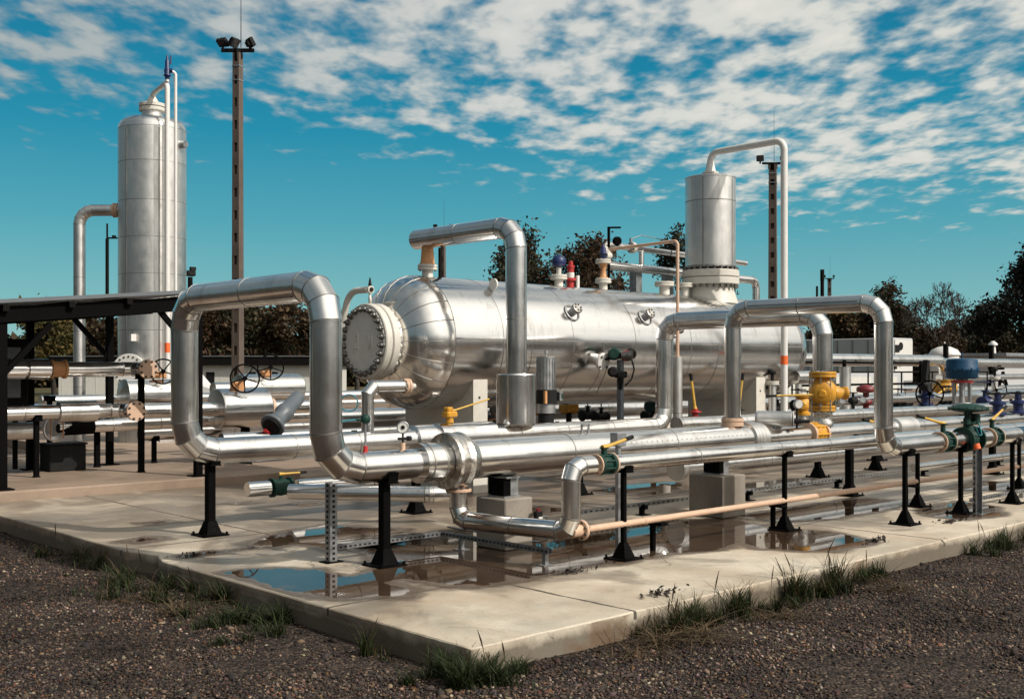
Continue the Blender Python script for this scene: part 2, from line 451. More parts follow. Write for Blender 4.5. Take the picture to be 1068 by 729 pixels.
def flange(root, c, axis, Rr, t=.04, nb=8, mat='primer', bmat='bolt', pair=False, rb=.012, name='flange', bolts=True):
    c = V(c); ax = V(axis).normalized(); u, w = perp(ax)
    mb = MB(); b = min(.006, t*.2)
    if pair:
        for s_ in (-1, 1):
            o = c+ax*(s_*(t/2+.003))
            mb.lathe(o-ax*t/2, ax, [(Rr-b,0),(Rr,b),(Rr,t-b),(Rr-b,t)], 32, True, True)
        mb.cyl(c-ax*.01, c+ax*.01, Rr*.9)
        half = t+.004
    else:
        mb.lathe(c-ax*t/2, ax, [(Rr-b,0),(Rr,b),(Rr,t-b),(Rr-b,t)], 32, True, True); half = t/2
    fl = mb.build(name, mat, root)
    if bolts:
        for k in range(nb):
            a = 2*PI*(k+.5)/nb; p = c+(u*math.cos(a)+w*math.sin(a))*(Rr*.82)
            bb = MB().cyl(p-ax*(half+.012), p+ax*(half+.012), rb*.6, seg=6, smooth=False)
            bb.cyl(p+ax*half, p+ax*(half+.012), rb, seg=6, smooth=False); bb.cyl(p-ax*half, p-ax*(half+.012), rb, seg=6, smooth=False)
            bb.build('bolt', bmat, fl)
    return fl
def handwheel(root, c, axis, Rr, mat='black', n=5, rr=.014, name='handwheel'):
    mb = MB(); c = V(c); ax = V(axis).normalized(); u, w = perp(ax)
    mb.torus(c, ax, Rr, rr, 36, 8)
    for k in range(n):
        a = 2*PI*k/n+.3; mb.cyl(c-ax*.01, c+(u*math.cos(a)+w*math.sin(a))*Rr, rr*.9, rr*.7, 8)
    mb.cyl(c-ax*.04, c+ax*.03, Rr*.17, seg=16)
    return mb.build(name, mat, root)
def lever(root, p0, p1, mat='lever', grip=.25, r=.014, name='lever'):
    p0, p1 = V(p0), V(p1); d = (p1-p0)
    q = p0+d*(1-grip)
    u, w = perp(d)
    h = MB(); h.cyl(p0, q, r*1.2, r, 10); h.cyl(p0-d.normalized()*.02, p0+d.normalized()*.05, r*2.0, r*1.4, 10)
    lv = h.build(name, mat, root)
    MB().cyl(q, p1, r*1.35, r*1.35, 10).build('grip', 'rubber', lv)
    return lv
# ------------------------------------------------------------------ camera, sun, sky
cam = bpy.data.cameras.new('camera'); co = bpy.data.objects.new('camera', cam); COL.objects.link(co); sc.camera = co
cam.sensor_width = 36; cam.lens = 38.764; cam.clip_end = 2000; cam.clip_start = .05; cam.shift_y = 20.5/1068
YAW = R(46.9)
co.location = (0, 0, 1.7); co.rotation_euler = (R(90), 0, YAW-R(90))
SUN_EL = R(40); sdir = V((.30, -.954, 0)).normalized()*math.cos(SUN_EL) + V((0,0,math.sin(SUN_EL)))
sl = bpy.data.lights.new('sun', 'SUN'); sl.energy = 4.5; sl.angle = R(.6); sl.color = (1, .935, .84)
so = bpy.data.objects.new('sun', sl); COL.objects.link(so); so.rotation_euler = sdir.to_track_quat('Z', 'Y').to_euler()
so.location = (0, 0, 30)
sc.view_settings.view_transform = 'Standard'; sc.view_settings.look = 'None'; sc.view_settings.exposure = 0

w = bpy.data.worlds.new('World'); sc.world = w; w.use_nodes = True
nt = w.node_tree; bg = nt.nodes['Background']; bg.inputs['Strength'].default_value = .1
sky = nt.nodes.new('ShaderNodeTexSky'); sky.sky_type = 'NISHITA'; sky.sun_disc = False
sky.sun_elevation = SUN_EL; sky.sun_rotation = math.atan2(sdir.x, sdir.y); sky.altitude = 50
sky.air_density = 1.0; sky.dust_density = .6; sky.ozone_density = 2.5
tc = nt.nodes.new('ShaderNodeTexCoord'); sp = nt.nodes.new('ShaderNodeSeparateXYZ'); L(nt, tc.outputs['Generated'], sp.inputs[0])
X, Y, Z = sp.outputs
zz = math_(nt, 'ADD', math_(nt, 'MAXIMUM', Z, .0), .055)
# horizontal axes turned so that u runs across the yard's view and v away from it
fw = (math.cos(YAW), math.sin(YAW)); rt = (math.sin(YAW), -math.cos(YAW))
U = math_(nt, 'DIVIDE', math_(nt, 'ADD', math_(nt, 'MULTIPLY', X, rt[0]), math_(nt, 'MULTIPLY', Y, rt[1])), zz)
Vv = math_(nt, 'DIVIDE', math_(nt, 'ADD', math_(nt, 'MULTIPLY', X, fw[0]), math_(nt, 'MULTIPLY', Y, fw[1])), zz)
cb = nt.nodes.new('ShaderNodeCombineXYZ'); L(nt, U, cb.inputs[0]); L(nt, Vv, cb.inputs[1])
mp = nt.nodes.new('ShaderNodeMapping'); mp.inputs['Scale'].default_value = (1.0, .62, 1); mp.inputs['Rotation'].default_value = (0,0,R(-4)); mp.inputs['Location'].default_value = (3.1, 7.7, 0)
L(nt, cb.outputs[0], mp.inputs[0]); CP = mp.outputs[0]
big = noise(nt, CP, .6, 3, .5)
cell = noise(nt, CP, 7.6, 3, .5, .1)
fine = noise(nt, CP, 21.0, 4, .6, .1)
mid = noise(nt, CP, 1.6, 3, .5, .2)
lat = math_(nt, 'DIVIDE', math_(nt, 'ADD', math_(nt, 'MULTIPLY', X, rt[0]), math_(nt, 'MULTIPLY', Y, rt[1])), math_(nt, 'MAXIMUM', math_(nt, 'ADD', math_(nt, 'MULTIPLY', X, fw[0]), math_(nt, 'MULTIPLY', Y, fw[1])), .2))
lat = math_(nt, 'MAXIMUM', math_(nt, 'MINIMUM', lat, .6), -.6)
# a rippled sheet of cloud, lower edge sinking to the right
lift = math_(nt, 'MULTIPLY', math_(nt, 'ADD', math_(nt, 'SUBTRACT', Z, .160), math_(nt, 'MULTIPLY', lat, .10)), 4.2)
lift = math_(nt, 'MAXIMUM', math_(nt, 'MINIMUM', lift, .24), -.27)
cov = math_(nt, 'ADD', math_(nt, 'ADD', math_(nt, 'MULTIPLY', big, .70), math_(nt, 'MULTIPLY', mid, .38)), math_(nt, 'ADD', math_(nt, 'MULTIPLY', cell, 1.08), math_(nt, 'MULTIPLY', fine, .25)))
cov = math_(nt, 'ADD', math_(nt, 'SUBTRACT', cov, .215), lift)
dn = N(nt, 'ShaderNodeMapRange', interpolation_type='SMOOTHSTEP'); L(nt, cov, dn.inputs[0]); dn.inputs[1].default_value = 1.035; dn.inputs[2].default_value = 1.37
hz = N(nt, 'ShaderNodeMapRange', interpolation_type='SMOOTHSTEP'); L(nt, Z, hz.inputs[0]); hz.inputs[1].default_value = .02; hz.inputs[2].default_value = .12
den = math_(nt, 'MULTIPLY', math_(nt, 'MULTIPLY', dn.outputs[0], hz.outputs[0]), .92)
cc = ramp(nt, math_(nt, 'MULTIPLY', cov, .5), [(.50, (3.5,4.3,4.5)), (.58, (5.6,5.9,5.7)), (.67, (7.0,7.0,6.6)), (.80, (8.0,7.8,7.3))])
cc = mix(nt, 1.0, cc, ramp(nt, math_(nt, 'MULTIPLY_ADD', lat, 1.0, .5), [(.1, (.60,.66,.70)), (.5, (.96,.96,.96)), (.75, (1.04,1.03,1.0))]), 'MULTIPLY')
grad = ramp(nt, Z, [(0, (3.5,5.5,5.6)), (.06, (2.2,4.8,5.2)), (.13, (.85,3.75,4.7)), (.21, (.10,2.65,4.15)), (.32, (.02,1.75,3.3)), (.7, (.02,1.0,2.2))])
tint = mix(nt, 1.0, sky.outputs[0], (.30, .80, .72), 'MULTIPLY')
clear = mix(nt, .82, tint, grad)
skyc = mix(nt, den, clear, cc)
# bright veil added outside the view to light the metal, strongest round the sun
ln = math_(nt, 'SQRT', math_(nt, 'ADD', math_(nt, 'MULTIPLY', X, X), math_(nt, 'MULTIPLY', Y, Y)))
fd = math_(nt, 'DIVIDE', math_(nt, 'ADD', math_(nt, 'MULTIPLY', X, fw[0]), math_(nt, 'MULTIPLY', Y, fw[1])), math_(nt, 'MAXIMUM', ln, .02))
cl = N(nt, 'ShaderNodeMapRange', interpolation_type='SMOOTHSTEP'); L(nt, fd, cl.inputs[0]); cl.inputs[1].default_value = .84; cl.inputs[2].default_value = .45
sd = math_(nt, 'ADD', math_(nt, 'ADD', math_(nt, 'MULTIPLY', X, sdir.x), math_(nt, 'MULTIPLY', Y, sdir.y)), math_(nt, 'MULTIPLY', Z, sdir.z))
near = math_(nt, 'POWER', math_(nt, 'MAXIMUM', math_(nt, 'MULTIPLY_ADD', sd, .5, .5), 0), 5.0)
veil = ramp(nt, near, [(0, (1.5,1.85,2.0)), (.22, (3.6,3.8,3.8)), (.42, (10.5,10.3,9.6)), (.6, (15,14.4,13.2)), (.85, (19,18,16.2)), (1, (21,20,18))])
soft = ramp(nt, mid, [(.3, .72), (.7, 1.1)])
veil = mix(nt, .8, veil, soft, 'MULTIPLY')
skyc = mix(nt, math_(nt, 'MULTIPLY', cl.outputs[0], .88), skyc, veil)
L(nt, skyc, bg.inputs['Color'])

# ------------------------------------------------------------------ ground, slab, pads, puddles
def grid_sheet(name, x0, x1, y0, y1, nx, ny, z, mat):
    mb = MB(); vs = []
    for j in range(ny+1):
        for i in range(nx+1):
            vs.append((x0+(x1-x0)*i/nx, y0+(y1-y0)*j/ny, z))
    mb.add(vs, [(j*(nx+1)+i, j*(nx+1)+i+1, (j+1)*(nx+1)+i+1, (j+1)*(nx+1)+i) for j in range(ny) for i in range(nx)], True)
    return mb.build(name, mat)
def gz(x, y):
    d = min(1, math.hypot(x, y)/40)
    return -.18 + (mnoise.noise(V((x*.9, y*.9, 0)))*.026 + mnoise.noise(V((x*3.1, y*3.1, 4)))*.008)*(1-d)
g = MB(); rs = [0.0, .8]
while rs[-1] < 900: rs.append(rs[-1]*1.045 + .05)
na = 200; vs = [(0, 0, gz(0, 0))]; fs = []
for k, r in enumerate(rs[1:]):
    for i in range(na):
        a = 2*PI*i/na; x, y = r*math.cos(a), r*math.sin(a); vs.append((x, y, gz(x, y)))
    if k == 0: fs += [(0, 1+i, 1+(i+1)%na) for i in range(na)]
    else:
        o0, o1 = 1+(k-1)*na, 1+k*na
        fs += [(o0+i, o1+i, o1+(i+1)%na, o0+(i+1)%na) for i in range(na)]
g.add(vs, fs, True); tag(g.build('gravel_ground', 'gravel'), kind='structure')

# the slab: worn edge along the front and the left
SX0, SY0, SX1, SY1 = 4.41, 5.07, 70.0, 14.75
edge = []
y = SY1
while y > SY0+.05: edge.append((SX0, y, 'x')); y -= .07
edge.append((SX0, SY0, 'c')); x = SX0+.07
while x < 24: edge.append((x, SY0, 'y')); x += .07
edge.append((SX1, SY0, 'y'))
top, shoulder, foot = [], [], []
for i, (x, y, k) in enumerate(edge):
    j = .010*mnoise.noise(V((x*5, y*5, 1))) + .007*mnoise.noise(V((x*19, y*19, 2)))
    if k == 'x': j += .11*max(0, 1-((y-9.62)/.38)**2)*(.8+.5*mnoise.noise(V((y*6, 3, 0))))
    c = .007 + .007*abs(mnoise.noise(V((x*7, y*7, 9)))) + (.03 if abs(x-10.64) < .06 else 0)
    dx, dy = (1, 0) if k == 'x' else ((0, 1) if k == 'y' else (1, 1))
    top.append((x+dx*(c+j), y+dy*(c+j), 0)); shoulder.append((x+dx*j, y+dy*j, -c)); foot.append((x+dx*j, y+dy*j, -.6))
n = len(edge); mb = MB()
mb.add(top+shoulder, [(i, n+i, n+i+1, i+1) for i in range(n-1)], True)
mb.add(shoulder+foot, [(i, n+i, n+i+1, i+1) for i in range(n-1)], True)
mb.add(top+[(SX1, SY1, 0)], [tuple(range(n+1))])
tag(mb.build('concrete_slab', 'slab'), kind='structure')
mb = MB(); mb.box((4.85, 18.0, -.15), (8.9, 6.5, .56), bev=.02)
tag(mb.build('raised_concrete_pad', 'pad'), kind='structure')
mb = MB(); mb.box((39.7, 22.8, -.2), (60.6, 16.0, .42), bev=.02)
tag(mb.build('rear_yard_paving', 'pad'), kind='structure')

POLY = [
 [(4.56,8.33),(4.91,8.21),(5.13,7.89),(5.14,7.47),(5.4,7.51),(5.68,7.62),(5.82,7.95),(6.06,8.42),(6.5,8.79),(7.05,8.88),(7.6,8.92),(7.71,8.44),(7.82,7.98),(8.29,7.9),(9.02,7.88),(9.76,7.81),(10.36,7.47),(10.04,6.74),(10.25,6.07),(9.92,5.55),(9.23,5.5),(8.91,5.98),(8.95,6.34),(8.46,6.32),(7.97,6.49),(7.4,6.46),(6.94,6.5),(6.39,6.53),(5.8,6.52),(5.61,6.7),(5.59,6.99),(5.45,7.24),(5.24,7.1),(5.2,6.73),(5.0,6.62),(4.75,6.8),(4.6,7.04),(4.56,7.52)],
 [(5.45,9.53),(6.11,9.94),(6.72,10.14),(6.93,9.64),(7.11,9.29),(6.8,8.76),(6.25,8.55),(5.89,8.75),(5.84,9.32),(5.52,9.23)],
 [(12.9,6.39),(13.77,6.38),(13.65,5.95),(12.92,5.52),(12.27,5.68),(12.35,6.06)],
 [(11.36,10.45),(12.44,10.68),(13.12,10.41),(12.24,9.63),(11.4,9.62)],
 [(13.46,9.53),(14.94,9.51),(14.75,8.89),(13.12,8.81)],
 [(10.73,7.46),(12.17,7.47),(13.26,7.42),(13.47,6.93),(12.56,6.71),(11.31,6.69),(10.48,7.04)],
 [(15.2,7.2),(16.6,7.3),(16.9,6.7),(15.6,6.5)],
 [(5.30,11.72),(5.62,11.75),(5.68,11.48),(5.36,11.45)], [(6.86,12.63),(7.16,12.66),(7.2,12.46),(6.9,12.44)],
 [(7.45,12.05),(7.85,12.1),(7.9,11.85),(7.5,11.8)], [(4.62,10.55),(4.95,10.7),(5.05,10.4),(4.7,10.3)],
 [(8.6,9.6),(9.5,9.8),(9.7,9.3),(8.7,9.2)],
 [(4.62,9.42),(4.95,9.44),(5.3,9.36),(5.0,9.25),(4.66,9.25)],
]
for q in POLY:
    A = np.array(q); B = np.roll(A, -1, 0)
    cs = .05; m = .26
    nx = int((A[:,0].ptp() if hasattr(A[:,0], 'ptp') else np.ptp(A[:,0])) / cs + 2*m/cs)+1; ny = int(np.ptp(A[:,1])/cs + 2*m/cs)+1
    x0, y0 = A[:,0].min()-m, A[:,1].min()-m
    gx, gy = np.meshgrid(x0+np.arange(nx+1)*cs, y0+np.arange(ny+1)*cs); Pp = np.stack([gx.ravel(), gy.ravel()], 1)
    d = np.full(len(Pp), 1e9); ins = np.zeros(len(Pp), bool)
    for a, b in zip(A, B):
        ab = b-a; t = np.clip(((Pp-a)@ab)/(ab@ab), 0, 1); d = np.minimum(d, np.linalg.norm(Pp-(a+t[:,None]*ab), axis=1))
        cnd = (a[1] > Pp[:,1]) != (b[1] > Pp[:,1])
        with np.errstate(divide='ignore', invalid='ignore'):
            xi = (b[0]-a[0])*(Pp[:,1]-a[1])/((b[1]-a[1]) if b[1] != a[1] else 1e-9)+a[0]
        ins ^= cnd & (Pp[:,0] < xi)
    sd = np.where(ins, d, -d)
    small = np.ptp(A[:,0]) < .7
    if small: sd = sd-.085
    ok = (sd > -.34) & (Pp[:,0] > SX0+.03) & (Pp[:,1] > SY0+.03)
    fs = [(j*(nx+1)+i, j*(nx+1)+i+1, (j+1)*(nx+1)+i+1, (j+1)*(nx+1)+i) for j in range(ny) for i in range(nx)]
    fs = [f for f in fs if all(ok[k] for k in f)]
    used = sorted({k for f in fs for k in f}); rm = {k: i for i, k in enumerate(used)}
    me = bpy.data.meshes.new('puddle'); me.from_pydata([(Pp[k,0], Pp[k,1], .004) for k in used], [], [tuple(rm[k] for k in f) for f in fs])
    at = me.attributes.new('inset', 'FLOAT', 'POINT'); at.data.foreach_set('value', [float(min(sd[k], .35)) for k in used])
    me.materials.append(M['water']); o = bpy.data.objects.new('puddle', me); COL.objects.link(o); tag(o, kind='structure')

# ------------------------------------------------------------------ loose gravel (stuff)
def stones():
    nS = 150000
    d = 5.4 + 8.5*rng.random(nS)**1.6; lat = (rng.random(nS)-.5)*1.12*d
    x = math.cos(YAW)*d + math.sin(YAW)*lat; y = math.sin(YAW)*d - math.cos(YAW)*lat
    keep = ~((x > SX0-.012) & (y > SY0-.012)); x, y = x[keep], y[keep]; n = len(x)
    bare = np.array([mnoise.noise(V((a*.55, b*.55, 17)))+.5*mnoise.noise(V((a*1.7, b*1.7, 5))) for a, b in zip(x, y)])
    kp = rng.random(len(x)) < np.clip(1.15-np.clip(bare-.12,0,1)*4.0, .12, 1); x, y = x[kp], y[kp]; n = len(x)
    z = np.array([gz(a, b) for a, b in zip(x, y)])
    base = np.array([(1,0,0),(-1,0,0),(0,1,0),(0,-1,0),(0,0,.8),(0,0,-.8)], float)
    F = np.array([(0,2,4),(2,1,4),(1,3,4),(3,0,4),(2,0,5),(1,2,5),(3,1,5),(0,3,5)])
    s = (.0055+.0125*rng.random(n)**2.0)[:,None]*rng.uniform(.6, 1.4, (n, 3))
    big_ = rng.random(n) < .022; s[big_] *= rng.uniform(1.5, 2.6, (int(big_.sum()),1))
    s[:,2] *= .75
    v = base[None]*s[:,None,:]*(1+rng.uniform(-.3,.3,(n,6,1)))
    a = rng.random(n)*2*PI; t = rng.normal(0,.45,n)
    ca, sa, ct, st = np.cos(a)[:,None], np.sin(a)[:,None], np.cos(t)[:,None], np.sin(t)[:,None]
    X_, Y_, Z_ = v[:,:,0], v[:,:,1], v[:,:,2]
    Y2, Z2 = Y_*ct-Z_*st, Y_*st+Z_*ct
    V_ = np.stack([X_*ca-Y2*sa+x[:,None], X_*sa+Y2*ca+y[:,None], Z2+z[:,None]+.003], 2).reshape(-1,3)
    Fi = (F[None]+6*np.arange(n)[:,None,None]).reshape(-1,3)
    me = bpy.data.meshes.new('loose_gravel'); me.vertices.add(len(V_)); me.vertices.foreach_set('co', V_.ravel())
    me.loops.add(len(Fi)*3); me.loops.foreach_set('vertex_index', Fi.ravel())
    me.polygons.add(len(Fi)); me.polygons.foreach_set('loop_start', np.arange(len(Fi))*3)
    pal = np.array([(.050,.040,.036),(.080,.064,.055),(.030,.025,.024),(.13,.095,.068),(.22,.17,.12),(.13,.072,.040),(.34,.29,.23),(.062,.060,.064)])
    c = pal[rng.choice(8, n, p=[.22,.18,.24,.13,.075,.085,.03,.04])]*rng.uniform(.55,1.35,(n,1))*rng.uniform(.88,1.12,(n,3))
    # damp dark patches
    pt = np.array([mnoise.noise(V((a*.8, b*.8, 3)))*.7+mnoise.noise(V((a*2.1, b*2.1, 8)))*.4 for a, b in zip(x, y)])
    c *= np.clip(.92+pt*1.2, .30, 1.2)[:,None]
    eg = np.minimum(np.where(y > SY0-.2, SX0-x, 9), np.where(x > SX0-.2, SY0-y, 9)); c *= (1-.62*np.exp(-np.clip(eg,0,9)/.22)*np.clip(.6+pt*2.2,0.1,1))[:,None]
    cl = np.ones((n*6, 4), np.float32); cl[:,:3] = np.repeat(c, 6, 0)
    cl[:,:3] *= np.array([.84,.77,.76])
    at = me.attributes.new('tint', 'FLOAT_COLOR', 'POINT'); at.data.foreach_set('color', cl.ravel())
    me.update(); me.validate(); me.materials.append(M['stone'])
    o = bpy.data.objects.new('loose_gravel', me); COL.objects.link(o)
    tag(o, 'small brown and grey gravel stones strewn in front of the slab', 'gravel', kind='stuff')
stones()

for k in range(16):
    d_ = 6.4+5*rng.random(); la = (rng.random()-.5)*.9*d_; px_ = math.cos(YAW)*d_+math.sin(YAW)*la; py_ = math.sin(YAW)*d_-math.cos(YAW)*la
    if px_ > SX0-.15 and py_ > SY0-.15: continue
    a = rng.random()*PI; ln_ = .10+.22*rng.random(); pts = []
    for j in range(5):
        q_ = (j/4-.5)*ln_; pts.append((px_+q_*math.cos(a)+rng.normal(0,.008), py_+q_*math.sin(a)+rng.normal(0,.008), gz(px_,py_)+.014+.012*rng.random()))
    mb = MB(); mb.wire(pts, .0022+.002*rng.random(), 5); o = mb.build('twig', 'bark', loc=pts[0]); tag(o, 'thin dark twig lying on the gravel', 'twig', 'loose twigs on the gravel')

# ------------------------------------------------------------------ weeds along the slab edge
def blades(cl, n, h, spread, cols, lean=.5, width=.0042):
    vs, fs, tn = [], [], []
    subs = []
    for cx, cy in cl:
        for _ in range(4): subs.append((cx+rng.normal(0,spread*1.1), cy+rng.normal(0,spread*.55), .35+.9*rng.random()**1.6))
    ws = np.array([q_[2]**1.5 for q_ in subs]); ws /= ws.sum()
    for k in range(int(n*1.15)):
        cx, cy, hm = subs[rng.choice(len(subs), p=ws)]
        a = rng.random()*2*PI; rr = abs(rng.normal(0, spread*.42)); x = cx+rr*math.cos(a); y = cy+rr*math.sin(a)
        if x > SX0-.01 and y > SY0-.01:
            if x-SX0 < y-SY0: x = SX0-.01-rng.random()*.06
            else: y = SY0-.01-rng.random()*.06
        H = .92*h*hm*(.3+.9*rng.random()**1.6); b = rng.random()*2*PI; ln = lean*(.45+1.3*rng.random())*H
        dx, dy = math.cos(b), math.sin(b); wx, wy = -dy*width*(.6+rng.random()), dx*width*(.6+rng.random())
        c = cols[rng.integers(len(cols))]; q = .7+.6*rng.random(); z0 = gz(x, y)-.01
        o = len(vs)
        for j, t in enumerate((0, .4, .75, 1)):
            k_ = (1, .85, .5, .05)[j]; px, py, pz = x+dx*ln*t*t, y+dy*ln*t*t, z0+H*t*(1-.25*t*lean)
            vs += [(px-wx*k_, py-wy*k_, pz), (px+wx*k_, py+wy*k_, pz)]; tn += [[c[0]*q*(.6+.5*t), c[1]*q*(.6+.5*t), c[2]*q*(.6+.5*t), 1]]*2
        fs += [(o+2*j, o+2*j+1, o+2*j+3, o+2*j+2) for j in range(3)]
    return vs, fs, tn
GR = [(.022,.036,.010),(.032,.048,.013),(.016,.025,.008),(.046,.052,.020)]; DRY = [(.10,.068,.036),(.07,.047,.026),(.15,.105,.058)]
def weed(name, label, cat, cl, n, h, spread, cols, lean=.5, kind=None, group=None, width=.0042, plume=1):
    vs, fs, tn = blades(cl, n, h, spread, cols, lean, width)
    for k in range(plume):            # tall seed stalks
        cx, cy = cl[rng.integers(len(cl))]; cx += rng.normal(0,.07); cy += rng.normal(0,.05)
        if cx > SX0-.01 and cy > SY0-.01:
            if cx-SX0 < cy-SY0: cx = SX0-.03
            else: cy = SY0-.03
        H = h*(1.1+.6*rng.random()); b = rng.random()*2*PI; ln = H*.25; z0 = -.19; o = len(vs)
        for j in range(6):
            t = j/5; ww = .0013 if j < 4 else (.004 if j == 4 else .001)
            vs += [(cx+math.cos(b)*ln*t*t-ww, cy+math.sin(b)*ln*t*t+ww, z0+H*t), (cx+math.cos(b)*ln*t*t+ww, cy+math.sin(b)*ln*t*t-ww, z0+H*t)]
            tn += [[.06,.042,.022,1]]*2
        fs += [(o+2*j, o+2*j+1, o+2*j+3, o+2*j+2) for j in range(5)]
    c0 = (sum(p[0] for p in cl)/len(cl), sum(p[1] for p in cl)/len(cl), -.18)
    mb = MB(); mb.add(vs, fs, True); o = mb.build(name, 'grass', loc=c0)
    at = o.data.attributes.new('tint', 'FLOAT_COLOR', 'POINT'); at.data.foreach_set('color', np.array(tn, np.float32).ravel())
    return tag(o, label, cat, group, kind)
wg = 'weed clumps along the slab edge'
weed('grass_clump', 'low dark green weeds at the far left end of the slab edge', 'weeds', [(4.25,11.3),(4.2,10.9),(4.22,10.5),(4.15,10.2)], 420, .20, .14, GR+DRY[:1], .7, group=wg, plume=2)
weed('grass_clump', 'wide green weed clump on gravel below the left slab joint', 'weeds', [(4.15,9.4),(4.1,9.0),(4.2,8.7),(4.05,8.4),(4.2,8.1)], 950, .22, .16, GR+DRY[:1], .8, group=wg, plume=4)
weed('grass_clump', 'spreading dark green weeds under the blue puddle edge', 'weeds', [(4.2,7.7),(4.1,7.4),(3.95,7.3),(4.2,7.1),(4.1,6.9)], 900, .19, .15, GR, .9, group=wg, plume=2)
weed('grass_clump', 'thin upright grass against the shaded left slab face', 'weeds', [(4.3,5.95),(4.27,5.75)], 110, .20, .08, GR+DRY[:1], .45, group=wg)
weed('grass_clump', 'bushy green grass clump at the front corner of the slab', 'weeds', [(4.25,4.95),(4.4,4.92),(4.55,4.95),(4.72,4.96),(4.3,5.2),(4.35,4.85),(4.5,4.82)], 1500, .20, .10, GR, .7, group=wg, plume=3)
weed('grass_clump', 'long green grass clump with straw beside the sunlit front edge', 'weeds', [(5.9,4.95),(6.15,4.93),(6.4,4.96),(6.65,4.92)], 900, .26, .10, GR+DRY[:1], .6, group=wg, plume=4)
weed('grass_clump', 'tallest green grass clump halfway along the front edge', 'weeds', [(7.0,4.9),(7.4,4.92),(7.75,4.93),(8.1,4.95),(8.45,4.94)], 1400, .30, .12, GR+DRY[:1], .6, group=wg, plume=6)
weed('grass_clump', 'short green tuft by the cracked slab joint', 'weeds', [(8.95,4.96),(9.25,4.96)], 330, .19, .09, GR, .6, group=wg, plume=1)
weed('grass_clump', 'dark green clump at the right end of the slab edge', 'weeds', [(11.2,4.93),(11.6,4.95),(12.0,4.93),(12.4,4.95)], 700, .24, .13, GR, .6, group=wg, plume=2)
weed('dry_grass', 'flattened straw lying on the gravel by the front edge', 'dry grass', [(5.6,4.75),(6.0,4.7),(6.5,4.72),(7.2,4.7),(8.6,4.75),(4.0,7.9),(3.9,8.6)], 900, .20, .20, DRY, 2.2, kind='stuff')
weed('pad_weed', 'sparse green weeds at the foot of the raised pad edge', 'weeds', [(7.2,14.6),(7.7,14.62),(8.1,14.6)], 160, .22, .12, GR, .6)
for (lx, ly, lab) in ((4.75,9.3,'dark clod of wet leaves beside the left slab joint'),(6.63,6.40,'dark clod of wet leaves in front of the big puddle'),(6.5,5.32,'dark clod of wet leaves near the sunlit front edge'),(10.05,5.5,'dark clod of wet leaves beside the cracked slab joint'),(11.9,5.6,'long smear of wet leaves near the right end of the slab')):
    mb = MB()
    for k in range(70):
        a = rng.random()*2*PI; rr = abs(rng.normal(0,.10)); p = V((lx+rr*math.cos(a)*1.5, ly+rr*math.sin(a)*.6, .006+rng.random()*.018))
        s_ = .012+.02*rng.random(); q = Quaternion((rng.normal(),rng.normal(),rng.normal()+2.0), rng.random()*6)
        mb.add([p+q@V(t) for t in ((-s_,0,0),(0,-s_*.5,.003),(s_,0,0),(0,s_*.5,.004))], [(0,1,2,3)])
    o = mb.build('leaf_litter', 'bark', loc=(lx,ly,0)); tag(o, lab, 'leaf litter', 'wet leaves on the slab')
# ------------------------------------------------------------------ foreground pipework
PZ = .865
# big square loop, near left
t = thing('pipe_loop', 'largest square insulated pipe loop standing nearest the left slab edge', 'pipe loop', (5.15, 9.0, PZ))
pipe(t, [(8.05,10.32,PZ), (5.16,10.32,PZ), (5.16,10.32,2.40), (5.12,7.73,2.40), (5.12,7.73,PZ), (6.08,7.73,PZ)], .134, .30, gores=3, names=['straight_run','riser','crossover','riser','straight_run'])
mb = MB()
mb.cyl((6.08,7.73,PZ), (6.38,7.73,PZ), .178, .172, 36); mb.band((6.15,7.73,PZ), (1,0,0), (1,0,0), .178, .006, 36); mb.band((6.3,7.73,PZ), (1,0,0), (1,0,0), .173, .006, 36)
mb.build('sleeve', ['alu','seam'], t)
# header along y = 7.73
t = thing('header_pipe', 'thickest insulated pipe in front of the tank with crumpled foil collar', 'pipe', (6.4, 7.73, PZ))
pipe(t, [(6.62,7.73,PZ), (11.02,7.73,PZ)], .182, seam=1.45, seg=40, names=['pipe_jacket'])
mb = MB(); mb.lathe((6.385,7.73,PZ), (1,0,0), [(.13,0),(.255,.0),(.262,.03),(.25,.12),(.262,.17),(.225,.235),(.187,.30)], 48, True, True); mb.build('foil_collar', 'foil', t)
mb = MB(); mb.lathe((11.02,7.73,PZ), (1,0,0), [(.186,0),(.205,.0),(.207,.16),(.19,.19),(.188,.30),(.14,.36),(.112,.40)], 40, True, True)
for h, r_ in ((.06,.206),(.12,.2065),(.22,.19)): mb.band((11.02+h,7.73,PZ), (1,0,0), (1,0,0), r_, .01, 40, 0)
mb.build('end_collar', 'dull', t)
mb = MB()
for s_ in (-.05,.05):
    mb.box((8.26+s_,7.73,PZ+.22), (.022,.012,.09))
mb.box((8.26,7.73,PZ+.265), (.12,.012,.022)); mb.build('lifting_lug', 'galv', t)
mb = MB()
for k in range(26): mb.cyl((8.7+k*.085, 7.73-.182*.93, PZ+.182*.37), (8.7+k*.085, 7.73-.186*.93, PZ+.186*.37), .006, seg=6)
mb.build('rivet_row', 'seam', t)
t = thing('gas_pipe', 'insulated pipe continuing right from the header past the yellow valve', 'pipe', (11.4, 7.73, PZ))
pipe(t, [(11.40,7.73,PZ), (30.0,7.73,PZ)], .112, seam=1.3, names=['pipe_jacket'])
mb = MB()
for x_ in (12.42, 12.72): mb.lathe((x_-.02,7.73,PZ), (1,0,0), [(.12,0),(.15,.0),(.15,.04),(.12,.04)], 32, True, True)
mb.build('flange', 'primer', t)
mb = MB(); mb.lathe((12.44,7.73,PZ), (1,0,0), [(.12,0),(.142,.03),(.125,.08),(.148,.13),(.125,.18),(.142,.23),(.12,.26)], 32)
